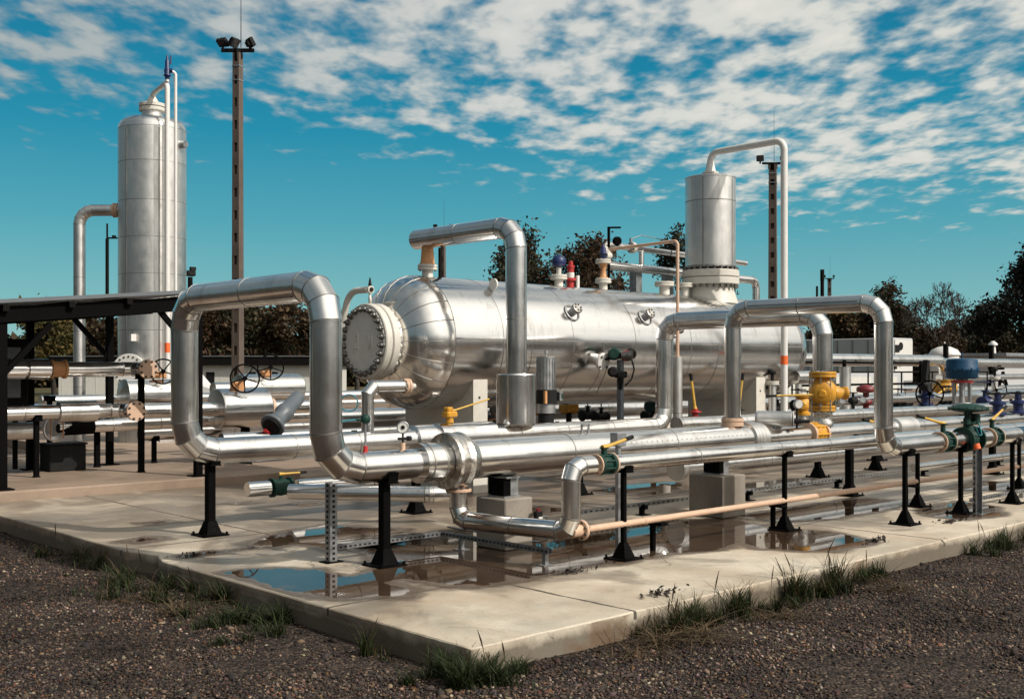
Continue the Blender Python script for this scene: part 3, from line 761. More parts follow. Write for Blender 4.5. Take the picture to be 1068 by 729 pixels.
for k in range(8):
    a = 2*PI*k/8; mb.cyl((12.42,7.73+.14*math.cos(a),PZ+.14*math.sin(a)), (12.72,7.73+.14*math.cos(a),PZ+.14*math.sin(a)), .014, seg=8)
mb.build('clamp_coupling', 'yellow', t)
# low offset: drops from the foil collar, runs to the front and rises again
t = thing('offset_pipe', 'low silver pipe dropping from the foil collar and rising to the green valve', 'pipe', (6.58, 7.73, .3))
pipe(t, [(6.56,7.73,PZ-.24), (6.56,7.73,.315), (6.80,6.53,.315), (6.80,6.53,PZ), (7.06,6.53,PZ)], .083, .11, gores=2, seam=.45, names=['drop','straight_run','riser','straight_run'])
flange(t, (6.56,7.73,PZ-.275), (0,0,1), .12, .03, 8)
flange(t, (6.93,6.53,.315), (1,0,0), .09, .03, 8)
mb = MB(); mb.cyl((6.80,6.53,.315), (6.93,6.53,.315), .055); mb.build('stub', 'primer', t)
# green valve on the front line
def ball_valve(x, y, z, r, label, lv0, lv1, body='green', group=None, L_=.24, name='ball_valve', stem=.16):
    t = thing(name, label, 'valve', (x, y, z), group)
    for s_ in (-1, 1):
        flange(t, (x+s_*(L_/2-.016), y, z), (1,0,0), r*1.20, .017, 8, 'primer', 'bolt', rb=.007)
    mb = MB(); h = L_/2-.03
    mb.lathe((x-h,y,z), (1,0,0), [(r*1.2,0),(r*1.2,.03),(r*.9,.04),(r*1.02,h*.8),(r*1.02,h*1.2),(r*.9,2*h-.04),(r*1.2,2*h-.03),(r*1.2,2*h)], 28, True, True)
    for k in range(8):
        a = 2*PI*(k+.5)/8; mb.cyl((x-h,y+math.cos(a)*r*1.08,z+math.sin(a)*r*1.08), (x+h,y+math.cos(a)*r*1.08,z+math.sin(a)*r*1.08), .009, seg=8)
    mb.build('valve_body', body, t)
    mb = MB(); mb.cyl((x,y,z+r), (x,y,z+r+stem*.6), .03, .026, 14); mb.cyl((x,y,z+r+stem*.6), (x,y,z+r+stem*.7), .042, seg=14); mb.build('stem', body, t)
    lever(t, (x, y, z+r+stem*.68), (x+lv0, y+lv1[0], z+r+stem*.68+lv1[1]))
    return t
vg = 'flanged ball valves with yellow levers'
ball_valve(7.22, 6.53, PZ, .078, 'green ball valve at the near end of the front pipe, lever raised right', .36, (-.02,.08), group=vg, stem=.10)
t = thing('front_pipe', 'long slim silver pipe running right from the nearest green valve', 'pipe', (7.36, 6.53, PZ))
pipe(t, [(7.345,6.53,PZ), (28,6.53,PZ)], .075, seam=1.25, names=['pipe_jacket'])
t = thing('junction_box', 'small grey electric box on the header behind the green valve', 'box', (8.05, 7.25, .9))
mb = MB(); mb.box((7.94,7.0,1.03), (.13,.10,.13), bev=.006); mb.build('case', 'galv', t)
mb = MB(); mb.box((7.94,7.0,.48), (.04,.04,.96)); mb.build('post', 'galv', t)
# square loop B (nearest on the right)
t = thing('pipe_loop', 'square insulated pipe loop on the right with the long front riser', 'pipe loop', (10.85, 6.8, PZ))
pipe(t, [(10.80,7.73,1.10), (10.80,7.73,2.41), (10.93,5.88,2.41), (10.93,5.88,PZ), (12.16,5.88,PZ)], .097, .21, gores=3, names=['riser','crossover','riser','straight_run'])
flange(t, (10.80,7.73,1.075), (0,0,1), .13, .045, 8, 'primer', pair=True)
# square loop A behind it, ending on the yellow valve
t = thing('pipe_loop', 'square insulated pipe loop behind, coming down on the yellow valve', 'pipe loop', (12.75, 9.0, PZ))
pipe(t, [(8.75,10.32,PZ+.0), (12.72,10.32,PZ), (12.74,10.32,2.40), (12.78,7.73,2.40), (12.78,7.73,1.68)], .128, .25, gores=3, names=['straight_run','riser','crossover','riser'])
# collars between loop pipe C and line A
t = thing('reducer_sleeve', 'pair of stepped silver sleeves on the pipe below the tank saddle', 'pipe sleeve', (8.05, 10.32, PZ))
mb = MB(); mb.lathe((8.02,10.32,PZ), (1,0,0), [(.134,0),(.175,.02),(.178,.30),(.15,.33),(.15,.36)], 36, True, True); mb.build('sleeve', 'alu', t)
mb = MB(); mb.lathe((8.38,10.32,PZ), (1,0,0), [(.15,0),(.185,.02),(.185,.9),(.128,.94)], 36, True, True); mb.build('valve_cover', 'alu', t)
t = thing('lever_valve', 'yellow valve head with long lever beside the cream tank saddle', 'valve', (8.9, 10.4, PZ))
mb = MB(); mb.cyl((8.62,10.32,1.05), (8.62,10.32,1.12), .05, .04, 14); mb.box((8.62,10.32,1.15), (.16,.13,.07), bev=.015); mb.box((8.60,10.32,1.21), (.09,.09,.06), bev=.012); mb.build('gear_head', 'yellow', t)
lever(t, (8.66,10.32,1.19), (9.32,10.27,1.35), grip=.14, r=.010)
# line C further right
t = thing('rear_pipe', 'insulated pipe behind the yellow valve running to the right', 'pipe', (13.3, 10.35, PZ))
pipe(t, [(13.05,10.35,.86), (40,10.35,.86)], .12, seam=1.7, names=['pipe_jacket'])
t = thing('low_pipe', 'silver pipe lying low behind the stands on the right', 'pipe', (12.4, 9.2, .35))
pipe(t, [(11.35,8.9,.42),(40,8.9,.42)], .10, seam=1.9, names=['pipe_jacket'])
mb = MB(); mb.lathe((11.20,8.9,.42), (1,0,0), [(.08,0),(.15,.0),(.15,.10),(.12,.15),(.10,.15)], 28, True, True); mb.build('end_cover', 'dull', t)
t = thing('low_pipe', 'slim silver pipe on the slab behind the left loop with a green valve', 'pipe', (7, 11.0, .33))
pipe(t, [(6.95,11.1,.34), (8.9,10.95,.34)], .075, seam=.9, names=['pipe_jacket'])
t = thing('low_pipe', 'short silver pipe with a dull end cap on the slab behind the near riser', 'pipe', (7.2, 10.0, .33))
pipe(t, [(6.62,10.72,.33),(7.6,9.45,.33),(7.9,9.30,.33)], .085, .12, gores=2, seam=.6)
t = thing('ball_valve', 'green valve with brass wheel low behind the left loop', 'valve', (6.7, 11.05, .34))
mb = MB(); mb.lathe((6.62,11.12,.34), (1,0,0), [(.07,0),(.11,.0),(.11,.03),(.085,.04),(.10,.13),(.085,.22),(.11,.23),(.11,.26),(.07,.26)], 24, True, True); mb.build('valve_body', 'green', t)
mb = MB(); mb.cyl((6.75,11.12,.42), (6.75,11.12,.49), .02); mb.build('stem', 'green', t)
lever(t, (6.75,11.12,.49), (7.05,11.05,.50), r=.012)
t = thing('end_cap_pipe', 'capped silver stub beside the low green valve', 'pipe', (6.3, 11.15, .34))
pipe(t, [(6.33,11.15,.34),(6.60,11.13,.34)], .085, seam=0, names=['stub'])

# pink pipe close to the slab
t = thing('primer_pipe', 'long bare peach coloured pipe low along the slab', 'pipe', (7.0, 6.53, .315))
bare_pipe(t, [(6.95,6.53,.315),(30,6.56,.315)], .030, mat='primer')
mb = MB()
for x_ in (7.75,): mb.lathe((x_,6.53,.315), (1,0,0), [(.03,0),(.037,.01),(.037,.03),(.03,.04)], 20)
mb.build('weld_sleeve', 'primer', t)
for i, (x_, lab) in enumerate(((8.02, 'black bracket holding the peach pipe nearest its flanged end'), (10.0, 'black bracket holding the peach pipe beside the concrete block'), (12.9, 'black bracket holding the peach pipe near the grey strut post'))):
    t = thing('pipe_bracket', lab, 'bracket', (x_, 6.6, 0), 'low brackets under the peach pipe')
    mb = MB(); mb.box((x_,6.58,.262), (.10,.16,.03)); mb.build('shelf', 'black', t)
    mb = MB(); mb.box((x_,6.64,.125), (.04,.04,.25)); mb.build('foot', 'black', t)

# ------------------------------------------------------------------ black stands
def stand(x, y, top, wd, label, group, pr):
    t = thing('pipe_stand', label, 'pipe stand', (x, y, 0), group)
    mb = MB(); mb.box((x,y,top/2), (wd,wd,top-.02), bev=.006); mb.build('post', 'black', t)
    b = .062 + wd*.35; bh = .15
    mb = MB()
    pb = b+.05; mb.box((x,y,.009), (pb*2,pb*2,.014))
    for sx in (-1,1):
        for sy in (-1,1): mb.cyl((x+sx*pb*.86,y+sy*pb*.86,.016), (x+sx*pb*.86,y+sy*pb*.86,.04), .012, seg=6, smooth=False)
    mb.build('base_plate', 'black', t)
    mb = MB(); q = wd/2+.004
    for ax in range(4):
        rot = Matrix.Rotation(PI/2*ax, 3, 'Z')
        pts = [(q,-q,bh),(q,q,bh),(b,b*.92,.017),(b,-b*.92,.017)]
        mb.add([rot@V(p)+V((x,y,0)) for p in pts], [(0,3,2,1)])
    mb.build('gusset', 'black', t)
    mb = MB(); s_ = pr*.95
    mb.box((x,y,top-.006), (.12,s_*2.0,.014)); 
    for sy in (-1,1): mb.add([(x-.05,y+sy*s_,top),(x+.05,y+sy*s_,top),(x+.05,y+sy*pr*1.02,top+pr*.62),(x-.05,y+sy*pr*1.02,top+pr*.62),
                              (x-.05,y+sy*(s_-.012),top),(x+.05,y+sy*(s_-.012),top),(x+.05,y+sy*(pr*1.02+.008),top+pr*.62),(x-.05,y+sy*(pr*1.02+.008),top+pr*.62)], [(0,1,2,3),(4,7,6,5),(0,3,7,4),(1,5,6,2),(3,2,6,7)])
    mb.build('saddle', 'black', t)
    return t
sg = 'black steel pipe stands'
big = PZ-.134; slim = PZ-.075
stand(5.46, 10.36, big, .085, 'thick black stand under the left loop pipe at the far left', sg, .134)
stand(5.72, 7.73, big, .08, 'thick black stand nearest the camera, under the near end of the left loop', sg, .134)
a = stand(8.10, 10.32, PZ-.178, .085, 'thick black stand half hidden behind the foil collar', sg, .15)
b_ = stand(7.48, 6.53, slim, .045, 'slim black stand beside the green valve at the front', sg, .075)
dup(b_, (10.05,6.53,0), 'slim black stand in front of the puddle right of the concrete block')
dup(b_, (12.98,6.53,0), 'slim black stand just behind the long front riser')
e_ = stand(11.40, 5.88, PZ-.097, .048, 'slim black stand right of the long front riser, nearest on the right', sg, .097)
dup(e_, (12.75,5.88,0), 'slim black stand just left of the grey strut post')
dup(e_, (14.2,5.88,0), 'slim black stand just right of the grey strut post')
c_ = stand(13.45, 7.73, PZ-.112, .09, 'thick black stand in the wet area behind the peach pipe', sg, .112)
dup(c_, (17.9,7.73,0), 'thick black stand far right behind the strut post')
dup(c_, (10.9,10.32,0), 'thick black stand behind the concrete block')
dup(c_, (21.5,7.73,0), 'thick black stand farthest along the right edge')
dup(b_, (16.0,6.53,0), 'slim black stand second from the right edge')

# ------------------------------------------------------------------ strut channels
def perforated(mb, p0, p1, w_=.041, side=(0,0,1), step=.05):
    p0, p1 = V(p0), V(p1); d = (p1-p0).normalized(); s_ = V(side); s_ = (s_-d*s_.dot(d)).normalized(); q = d.cross(s_)
    ln = (p1-p0).length; rot = Matrix((d, q, s_)).transposed(); c = (p0+p1)/2
    mb.box(c+q*w_/2, (ln,.004,w_), rot); mb.box(c-q*w_/2, (ln,.004,w_), rot); mb.box(c-s_*(w_/2), (ln,w_-.004,.004), rot)
    n_ = int(ln/step)
    for k in range(n_):
        p = p0+d*((k+.5)*ln/n_)
        for sg_ in (-1,1): mb.box(p+q*sg_*(w_/2+.0025), (step*.5,.002,w_*.36), rot, 1)
        mb.box(p-s_*(w_/2+.0025), (step*.5,w_*.36,.002), rot, 1)
t = thing('strut_post', 'perforated grey strut post below the near corner of the left loop', 'strut', (5.48, 8.19, 0))
mb = MB(); perforated(mb, (5.48,8.19,.012), (5.48,8.19,.70), .075, (1,0,0), .045); mb.build('post', ['galv','rubber'], t)
mb = MB(); mb.box((5.48,8.19,.006), (.17,.13,.010)); mb.build('base_plate', 'black', t)
t = thing('strut_rail', 'grey perforated rail low across the big puddle with a stubby foot', 'strut', (6.3, 8.0, 0))
mb = MB(); perforated(mb, (5.54,8.19,.125), (6.74,8.19,.125), .041, (0,0,1)); perforated(mb, (6.74,8.21,.128), (6.74,6.72,.128), .041, (0,0,1)); mb.build('rail', ['galv','rubber'], t)
for fx, fy in ((6.74,6.78),(6.74,7.9)):
    mb = MB(); mb.box((fx,fy,.052), (.04,.04,.10)); mb.box((fx,fy,.006), (.13,.10,.008)); mb.build('foot', 'galv', t)
t = thing('strut_rail', 'long dark perforated rail along the slab behind the concrete block', 'strut', (11, 8.35, 0))
mb = MB(); perforated(mb, (8.6,8.36,.125), (24,8.36,.125), .041, (0,0,1), .09); mb.build('rail', ['galv','rubber'], t)
for fx in (9.9,12.0,14.2,16.8,19.6):
    mb = MB(); mb.box((fx,8.36,.052), (.05,.05,.10)); mb.box((fx,8.34,.006), (.16,.12,.008)); mb.box((fx-.02,8.30,.10), (.05,.06,.05)); mb.build('foot', 'black', t)
t = thing('strut_rail', 'short pale perforated rail on the slab near the right edge', 'strut', (14.6, 5.7, 0))
mb = MB(); perforated(mb, (13.4,6.05,.09), (16.5,6.05,.09), .041, (0,0,1), .07); mb.build('rail', ['galv','rubber'], t)
mb = MB(); mb.box((14.9,6.05,.035), (.05,.05,.065)); mb.build('foot', 'galv', t)

# ------------------------------------------------------------------ concrete blocks
def block(x0, x1, y0, y1, h, label):
    t = thing('concrete_block', label, 'concrete block', ((x0+x1)/2,(y0+y1)/2,0), 'concrete blocks under the header pipe')
    mb = MB(); mb.box(((x0+x1)/2,(y0+y1)/2,h/2+.002), (x1-x0,y1-y0,h), bev=.012); mb.build('plinth', 'block', t)
    cx, cy = (x0+x1)/2, (y0+y1)/2; top = PZ-.184
    mb = MB(); mb.box((cx,cy,h+.010), (.22,.24,.016)); mb.box((cx,cy,top-.008), (.18,.26,.014)); mb.box((cx+.05,cy,(h+top)/2+.004), (.10,.18,top-h-.036)); mb.build('steel_shoe', 'galv', t)
    mb = MB(); mb.box((cx-.055,cy+.01,(h+top)/2+.002), (.09,.22,top-h-.04)); mb.build('shoe_web', 'black', t)
    return t
block(10.30,10.74,7.50,7.99,.48, 'tall grey concrete block standing in the puddle behind the peach pipe')
block(6.98,7.34,7.55,7.97,.48, 'concrete block nearer the camera, behind the low offset pipe')
t = thing('socket_box', 'small black and white socket box on the concrete block behind the low offset pipe', 'box', (7.3,7.4,.3))
mb = MB(); mb.box((7.33,7.47,.30), (.085,.05,.11), bev=.006); mb.build('case', 'rubber', t)
mb = MB(); mb.box((7.335,7.443,.285), (.05,.006,.035)); mb.build('label_plate', 'white', t)
mb = MB(); mb.cyl((7.33,7.47,.355),(7.33,7.47,.38), .025); mb.build('cap', 'red', t)

# ------------------------------------------------------------------ small instruments on the near pipe
t = thing('pressure_gauge', 'round pale pressure gauge on a thin stem above the near pipe', 'gauge', (5.92,7.73,PZ))
fx, fy = -.683, -.730
gc = V((5.92,7.73,1.19)); fd = V((-.60,-.80,0))
mb = MB(); mb.cyl((5.92,7.73,PZ+.13),(5.92,7.73,PZ+.19), .022); mb.build('socket', 'primer', t)
mb = MB(); mb.cyl((5.92,7.73,PZ+.19),(5.92,7.73,1.145), .009); mb.cyl((5.92-.05,7.73,PZ+.225),(5.92+.06,7.73,PZ+.225), .012); mb.cyl((5.92+.05,7.73,PZ+.225),(5.92+.085,7.73,PZ+.225), .022); mb.build('valve_stem', 'rubber', t)
mb = MB(); mb.lathe(gc-fd*.03, fd, [(.05,0),(.055,.01),(.055,.045),(.048,.052),(.042,.046)], 28); mb.build('case', 'galv', t)
mb = MB(); mb.cyl(gc+fd*.012, gc+fd*.017, .043, seg=28); mb.build('dial', 'white', t)
mb = MB(); mb.cyl(gc+fd*.018, gc+fd*.022, .018, seg=16); mb.build('hub', 'rubber', t)
t = thing('temperature_probe', 'green-headed temperature probe with a cable beside the near riser', 'probe', (5.52,7.73,PZ))
mb = MB(); mb.cyl((5.52,7.73,PZ+.13),(5.52,7.73,PZ+.18), .02); mb.build('socket', 'brightred', t)
mb = MB(); mb.cyl((5.52,7.73,PZ+.18),(5.52,7.73,1.24), .010); mb.build('stem', 'galv', t)
mb = MB(); mb.lathe((5.52,7.73,1.235), (0,0,1), [(.012,0),(.036,.01),(.042,.03),(.042,.05),(.036,.07),(.012,.08)], 20); mb.cyl((5.52,7.73,1.275),(5.45,7.76,1.27), .016); mb.build('head', 'green', t)
mb = MB(); mb.wire([(5.45,7.76,1.27),(5.38,7.80,1.262),(5.28,7.84,1.245),(5.2,7.9,1.20),(5.18,7.95,1.05)], .008); mb.build('cable', 'cable', t)
# ------------------------------------------------------------------ the big horizontal vessel
TY, TZ, TR = 12.15, 2.07, .93
t = thing('pressure_vessel', 'large horizontal polished silver pressure vessel with bolted round end cover', 'pressure vessel', (12.5, TY, 0))
mb = MB(); X0, X1 = 9.48, 17.85
segx = [X0, 10.35, 11.75, 13.15, 14.55, 15.95, 17.3, X1]; ns = 72
for xa, xb in zip(segx[:-1], segx[1:]):
    nd = 6; vs = []
    for k in range(nd+1):
        xx = xa+(xb-xa)*k/nd
        for i in range(ns):
            a = 2*PI*i/ns; rr = TR+.0035*mnoise.noise(V((xx*1.4, math.cos(a)*2.2, math.sin(a)*2.2)))
            vs.append((xx, TY+rr*math.cos(a), TZ+rr*math.sin(a)))
    mb.add(vs, [(k*ns+i, k*ns+(i+1)%ns, (k+1)*ns+(i+1)%ns, (k+1)*ns+i) for k in range(nd) for i in range(ns)], True)
    mb.band((xa,TY,TZ), (1,0,0), (1,0,0), TR-.0005, .0045, ns)
mb.band((X1,TY,TZ), (1,0,0), (1,0,0), TR+.001, .012, ns)
for ang in (3.10, 0.04):
    mb.box(((X0+X1)/2, TY+(TR+.002)*math.cos(ang), TZ+(TR+.002)*math.sin(ang)), (X1-X0,.012,.02), Matrix.Rotation(ang, 3, 'X'), 1)
for k, xx in enumerate((10.9, 12.4, 13.9, 15.3)):     # short upright laps below the waist
    for i in range(9):
        a = PI+.05+i*.12; mb.box((xx, TY+(TR+.0015)*math.cos(a), TZ+(TR+.0015)*math.sin(a)), (.008,.004,TR*.118), Matrix.Rotation(a-PI, 3, 'X'), 1)
mb.build('shell', ['tank','seam'], t)
prof = [(.93,0),(.915,-.12),(.865,-.255),(.78,-.375),(.665,-.465),(.52,-.525),(.47,-.54)]
mb = MB(); NG = 20
for g_ in range(NG):
    a0, a1 = 2*PI*g_/NG, 2*PI*(g_+1)/NG; m_ = 4; vs = []; 
    for (rr, h) in prof:
        for j in range(m_+1):
            a = a0+(a1-a0)*j/m_; k_ = rr*(1-.0035*(1 if j in (0, m_) else 0)); vs.append((X0+h, TY+k_*math.cos(a), TZ+k_*math.sin(a)))
    n_ = m_+1
    mb.add(vs, [(p*n_+j, p*n_+j+1, (p+1)*n_+j+1, (p+1)*n_+j) for p in range(len(prof)-1) for j in range(m_)], True)
    mb.wire([(X0+h, TY+rr*1.0*math.cos(a0), TZ+rr*1.0*math.sin(a0)) for rr, h in prof], .0050, 6, 1)
mb.build('dished_head', ['tank','seam'], t)
mb = MB(); mb.lathe((X1,TY,TZ), (1,0,0), [(.93,0),(.915,.12),(.86,.27),(.74,.42),(.52,.55),(.25,.62),(.001,.64)], 64); mb.build('dished_head', ['tank','seam'], t)
mb = MB(); mb.lathe((8.90,TY,TZ), (1,0,0), [(.475,0),(.475,.06),(.455,.07),(.455,.10)], 56, True, True); mb.band((8.955,TY,TZ), (1,0,0), (1,0,0), .478, .012, 56); mb.build('neck', ['dull','seam'], t)
# end cover: ring flanges, plate and 24 bolts
cv = MB(); cv.lathe((8.77,TY,TZ), (1,0,0), [(.50,0),(.515,.012),(.515,.105),(.505,.115),(.46,.13)], 64, True, True); cv.build('neck_flange', 'cream', t)
mb = MB(); mb.lathe((8.645,TY,TZ), (1,0,0), [(.47,0),(.50,.006),(.512,.02),(.512,.105),(.505,.112)], 64, True, True); mb.build('cover_rim', 'cream', t)
mb = MB(); mb.cyl((8.638,TY,TZ), (8.66,TY,TZ), .465, .468, 64)
for s_ in (-1, 1):
    y_ = TY+s_*.16
    mb.wire([(8.636,y_-s_*.045,TZ-.09),(8.622,y_,TZ-.09),(8.622,y_+s_*.0,TZ+.09),(8.636,y_-s_*.045,TZ+.09)], .008, 8)
    mb.box((8.637,y_,TZ), (.006,.10,.19), bev=.002)
cover = mb.build('end_cover', 'grey', t)
for k in range(24):
    a = 2*PI*(k+.5)/24; p = V((8.64, TY+.435*math.cos(a), TZ+.435*math.sin(a)))
    mb = MB(); mb.lathe(p-V((.062,0,0)), (1,0,0), [(.012,0),(.030,.012),(.038,.03),(.038,.05),(.044,.051),(.044,.066)], 12, True, False); mb.cyl(p-V((.078,0,0)), p-V((.05,0,0)), .014, seg=8)
    mb.build('bolt', 'bolt', cover)
    if k % 1 == 0:
        q = V((8.885, TY+.475*math.cos(a), TZ+.475*math.sin(a)))
        MB().cyl(q, q+V((.035,0,0)), .030, .026, 6, smooth=False).build('nut', 'cream', cover)
# saddles
for (xa, xb, lab) in ((9.93,10.17,None),(16.62,16.88,None)):
    mb = MB(); mb.box(((xa+xb)/2,TY,.80), (xb-xa,1.52,1.60), bev=.006); mb.box(((xa+xb)/2,TY-.765,.78), (xb-xa+.02,.02,1.56))
    mb.box(((xa+xb)/2-.02,TY-.777,1.31), (.03,.006,.03), None, 1); mb.build('saddle', ['cream','rubber'], t)
def onskin(x, phi, out=0): return V((x, TY-(TR+out)*math.cos(phi), TZ+(TR+out)*math.sin(phi)))
def nrm(phi): return V((0, -math.cos(phi), math.sin(phi)))
for (x_, phi, rr) in ((11.83,R(30),.085),(13.50,R(29),.085),(14.13,R(14),.055)):      # capped nozzles with ring collars
    p = onskin(x_, phi); d = nrm(phi)
    mb = MB(); mb.torus(p+d*.012, d, rr*1.55, .012, 28, 8); mb.cyl(p-d*.03, p+d*.11, rr*.7, seg=20); nz = mb.build('nozzle', 'galv', t)
    mb = MB(); mb.lathe(p+d*.10, d, [(rr*.8,0),(rr,.008),(rr,.045),(rr*.85,.052)], 24, True, True)
    for k in range(6):
        a = 2*PI*k/6; u, w_ = perp(d); c = p+d*.15+(u*math.cos(a)+w_*math.sin(a))*rr*.66; mb.cyl(c, c+d*.014, .013, seg=6, smooth=False, mi=1)
    mb.build('nozzle_cap', ['zinc','rubber'], nz)
p = onskin(10.45, R(54)); d = nrm(R(54))
mb = MB(); mb.box(p+d*.03, (.015,.15,.12), Matrix.Rotation(-R(54)+R(90), 3, 'X').transposed()); mb.lathe(p+d*.09-V((.012,0,0)), (1,0,0), [(.035,0),(.085,.0),(.085,.024),(.035,.024)], 24, True, True); mb.build('lifting_eye', 'grey', t)
p = onskin(12.27, R(-14)); d = nrm(R(-14))
mb = MB(); mb.cyl(p-d*.03, p+d*.10, .085, seg=20); nz = mb.build('nozzle', 'dull', t)
flange(nz, p+d*.13, d, .13, .05, 4, 'white', 'bolt', rb=.02)
# drains under the belly
for x_ in (12.05, 15.0):
    mb = MB(); mb.cyl((x_,TY,.95), (x_,TY,1.20), .05); mb.lathe((x_,TY,.86), (0,0,1), [(.13,0),(.14,.02),(.14,.10),(.10,.12)], 24, True, True); mb.cyl((x_,TY,.30), (x_,TY,.86), .10, seg=20); mb.build('drain', 'cream', t)

# ---- things standing on the vessel
t = thing('relief_valve', 'small relief fitting with a black tip on top of the round end cover', 'valve', (8.75,TY,TZ+.51))
mb = MB(); mb.torus((8.75,TY,TZ+.56), (1,-.6,0), .045, .018, 20, 8); mb.cyl((8.75,TY,TZ+.60),(8.75,TY,TZ+.74), .018); mb.cyl((8.75,TY,TZ+.70),(8.75,TY-.03,TZ+.70), .05); mb.build('eye', 'cream', t)
mb = MB(); mb.cyl((8.75,TY-.031,TZ+.70),(8.75,TY-.045,TZ+.70), .030); mb.cyl((8.75,TY,TZ+.75),(8.75,TY,TZ+.86), .026, .008); mb.build('tip', 'rubber', t)
bare_pipe(t, [(8.75,TY+.05,TZ+.70),(8.72,TY+.45,TZ+.70),(8.70,TY+.62,TZ+.1)], .045, .25, 'cream', 'hose')
t = thing('pipe_arch', 'silver pipe arch from the vessel top down to a wide drum shaped cover', 'pipe loop', (9.74,10.9,1.6))
pipe(t, [(9.74,12.40,3.54),(9.74,10.33,3.54),(9.74,10.33,1.62)], .138, .28, gores=3, names=['crossover','riser'])
mb = MB(); mb.lathe((9.74,10.33,.98), (0,0,1), [(.10,-.0),(.25,.0),(.257,.012),(.257,.645),(.25,.66),(.13,.665)], 48, True, True); mb.band((9.74,10.33,1.0), (0,0,1), (0,0,1), .257, .008, 48); mb.build('drum_cover', ['alu','seam'], t)
mb = MB(); mb.lathe((9.74,10.33,.98), (0,0,-1), [(.12,0),(.05,.10),(.04,.12)], 16); mb.build('spout', 'galv', t)
mb = MB(); mb.cyl((9.74,12.15,2.95), (9.74,12.15,3.10), .085, .075, 24); mb.build('stub', 'cream', t)
flange(t, (9.74,12.15,3.13), (0,0,1), .14, .035, 8, 'cream', 'zinc', pair=True)
mb = MB(); mb.lathe((9.74,12.15,3.17), (0,0,1), [(.115,0),(.115,.012),(.10,.03),(.085,.20),(.085,.25)], 28); mb.build('reducer', 'orange', t)
mb = MB(); mb.box((9.89,12.05,3.16), (.04,.04,.50)); mb.build('strut', 'darksteel', t)

t = thing('separator_tower', 'upright grey clad cylinder flanged onto the far end of the vessel', 'tower', (16.3,TY,3.0))
VX = 16.3
mb = MB(); mb.lathe((VX,TY,2.88), (0,0,1), [(.50,0),(.45,.16),(.42,.26),(.42,.34)], 48); mb.build('neck', 'cream', t)
for z_ in (3.22, 3.355):
    mb = MB(); mb.lathe((VX,TY,z_), (0,0,1), [(.50,0),(.515,.012),(.515,.112),(.50,.125)], 56, True, True); fl = mb.build('ring_flange', 'cream', t)
for k in range(24):
    a = 2*PI*k/24; c = V((VX+.475*math.cos(a), TY+.475*math.sin(a), 0))
    mb = MB()
    for z_ in (3.16, 3.482): mb.cyl(c+V((0,0,z_)), c+V((0,0,z_+.055)), .03, seg=6, smooth=False)
    mb.build('bolt', 'bolt', fl)
mb = MB(); mb.cyl((VX,TY,3.53),(VX,TY,5.15), .452, seg=56, caps=False)
mb.lathe((VX,TY,5.14), (0,0,1), [(.458,0),(.462,.0),(.462,.02),(.44,.03),(.12,.07)], 56, True, True)
mb.band((VX,TY,4.72),(0,0,1),(0,0,1),.452,.009,56); mb.band((VX,TY,3.55),(0,0,1),(0,0,1),.452,.014,56)
for a in (R(200), R(275), R(330), R(80)): mb.box((VX+.453*math.cos(a),TY+.453*math.sin(a),4.33), (.005,.02,1.58), Matrix.Rotation(a, 3, 'Z'), 1)
mb.build('cladding', ['dull','seam'], t)
flange(t, (VX,TY,5.23), (0,0,1), .15, .03, 8, 'cream', 'zinc', pair=True)
t = thing('vent_pipe', 'white vent pipe bending over from the upright cylinder to the ground, orange band', 'pipe', (VX,10.6,0))
bare_pipe(t, [(VX,TY,5.42),(VX,TY,5.62),(VX,10.60,5.62),(VX,10.60,.62)], .060, .17, 'white', 'tube', 10, 24)
mb = MB(); mb.lathe((VX,TY,5.26), (0,0,1), [(.11,0),(.09,.06),(.06,.2)], 28); mb.build('reducer', 'white', t)
mb = MB(); mb.cyl((VX,10.60,1.78),(VX,10.60,1.93), .0625, seg=24, caps=False); mb.build('band', 'band', t)

# pipework along the top
t = thing('top_pipe', 'lower silver pipe along the vessel top ending in a downward bend', 'pipe', (16,12.85,3.5))
pipe(t, [(14.15,12.85,3.50),(18.75,12.85,3.48),(18.75,12.85,2.62)], .075, .13, seam=.9, smooth_elbow=True, names=['straight_run','drop'])
flange(t, (18.75,12.85,3.02), (0,0,1), .16, .05, 8, 'cream', pair=True)
for x_ in (15.2,16.1):
    mb = MB(); mb.box((x_,12.98,3.05), (.16,.16,.8)); mb.build('bracket', 'galv', t)
t = thing('top_pipe', 'upper silver pipe with a flange pair above the vessel', 'pipe', (15.5,12.85,3.85))
pipe(t, [(14.3,12.85,3.86),(16.0,12.85,3.84),(18.4,12.85,3.80)], .052, .1, seam=.9)
mb = MB(); mb.cyl((15.2,12.85,3.55),(15.2,12.85,3.84), .05); mb.build('riser', 'alu', t)
flange(t, (14.95,12.85,3.855), (1,0,0), .10, .035, 8, 'cream', pair=True)
mb = MB(); mb.cyl((14.92,12.85,3.9),(14.92,12.85,4.02), .03); mb.wire([(14.95,12.85,4.02),(15.2,12.85,4.10),(15.9,12.85,4.06),(16.3,12.85,3.95)], .008); mb.build('impulse_line', 'galv', t)
t = thing('sample_line', 'thin cream tube dropping down the vessel side into a silver sleeve', 'pipe', (14.05,11.1,.8))
bare_pipe(t, [(13.95,12.6,3.72),(14.05,11.12,3.76),(14.05,11.12,1.90)], .027, .07, 'primer', 'tube')
mb = MB(); mb.cyl((14.05,11.12,.80),(14.05,11.12,1.90), .078, seg=24); mb.band((14.05,11.12,1.0),(0,0,1),(0,0,1),.078,.006,24); mb.build('sleeve', ['dull','seam'], t)
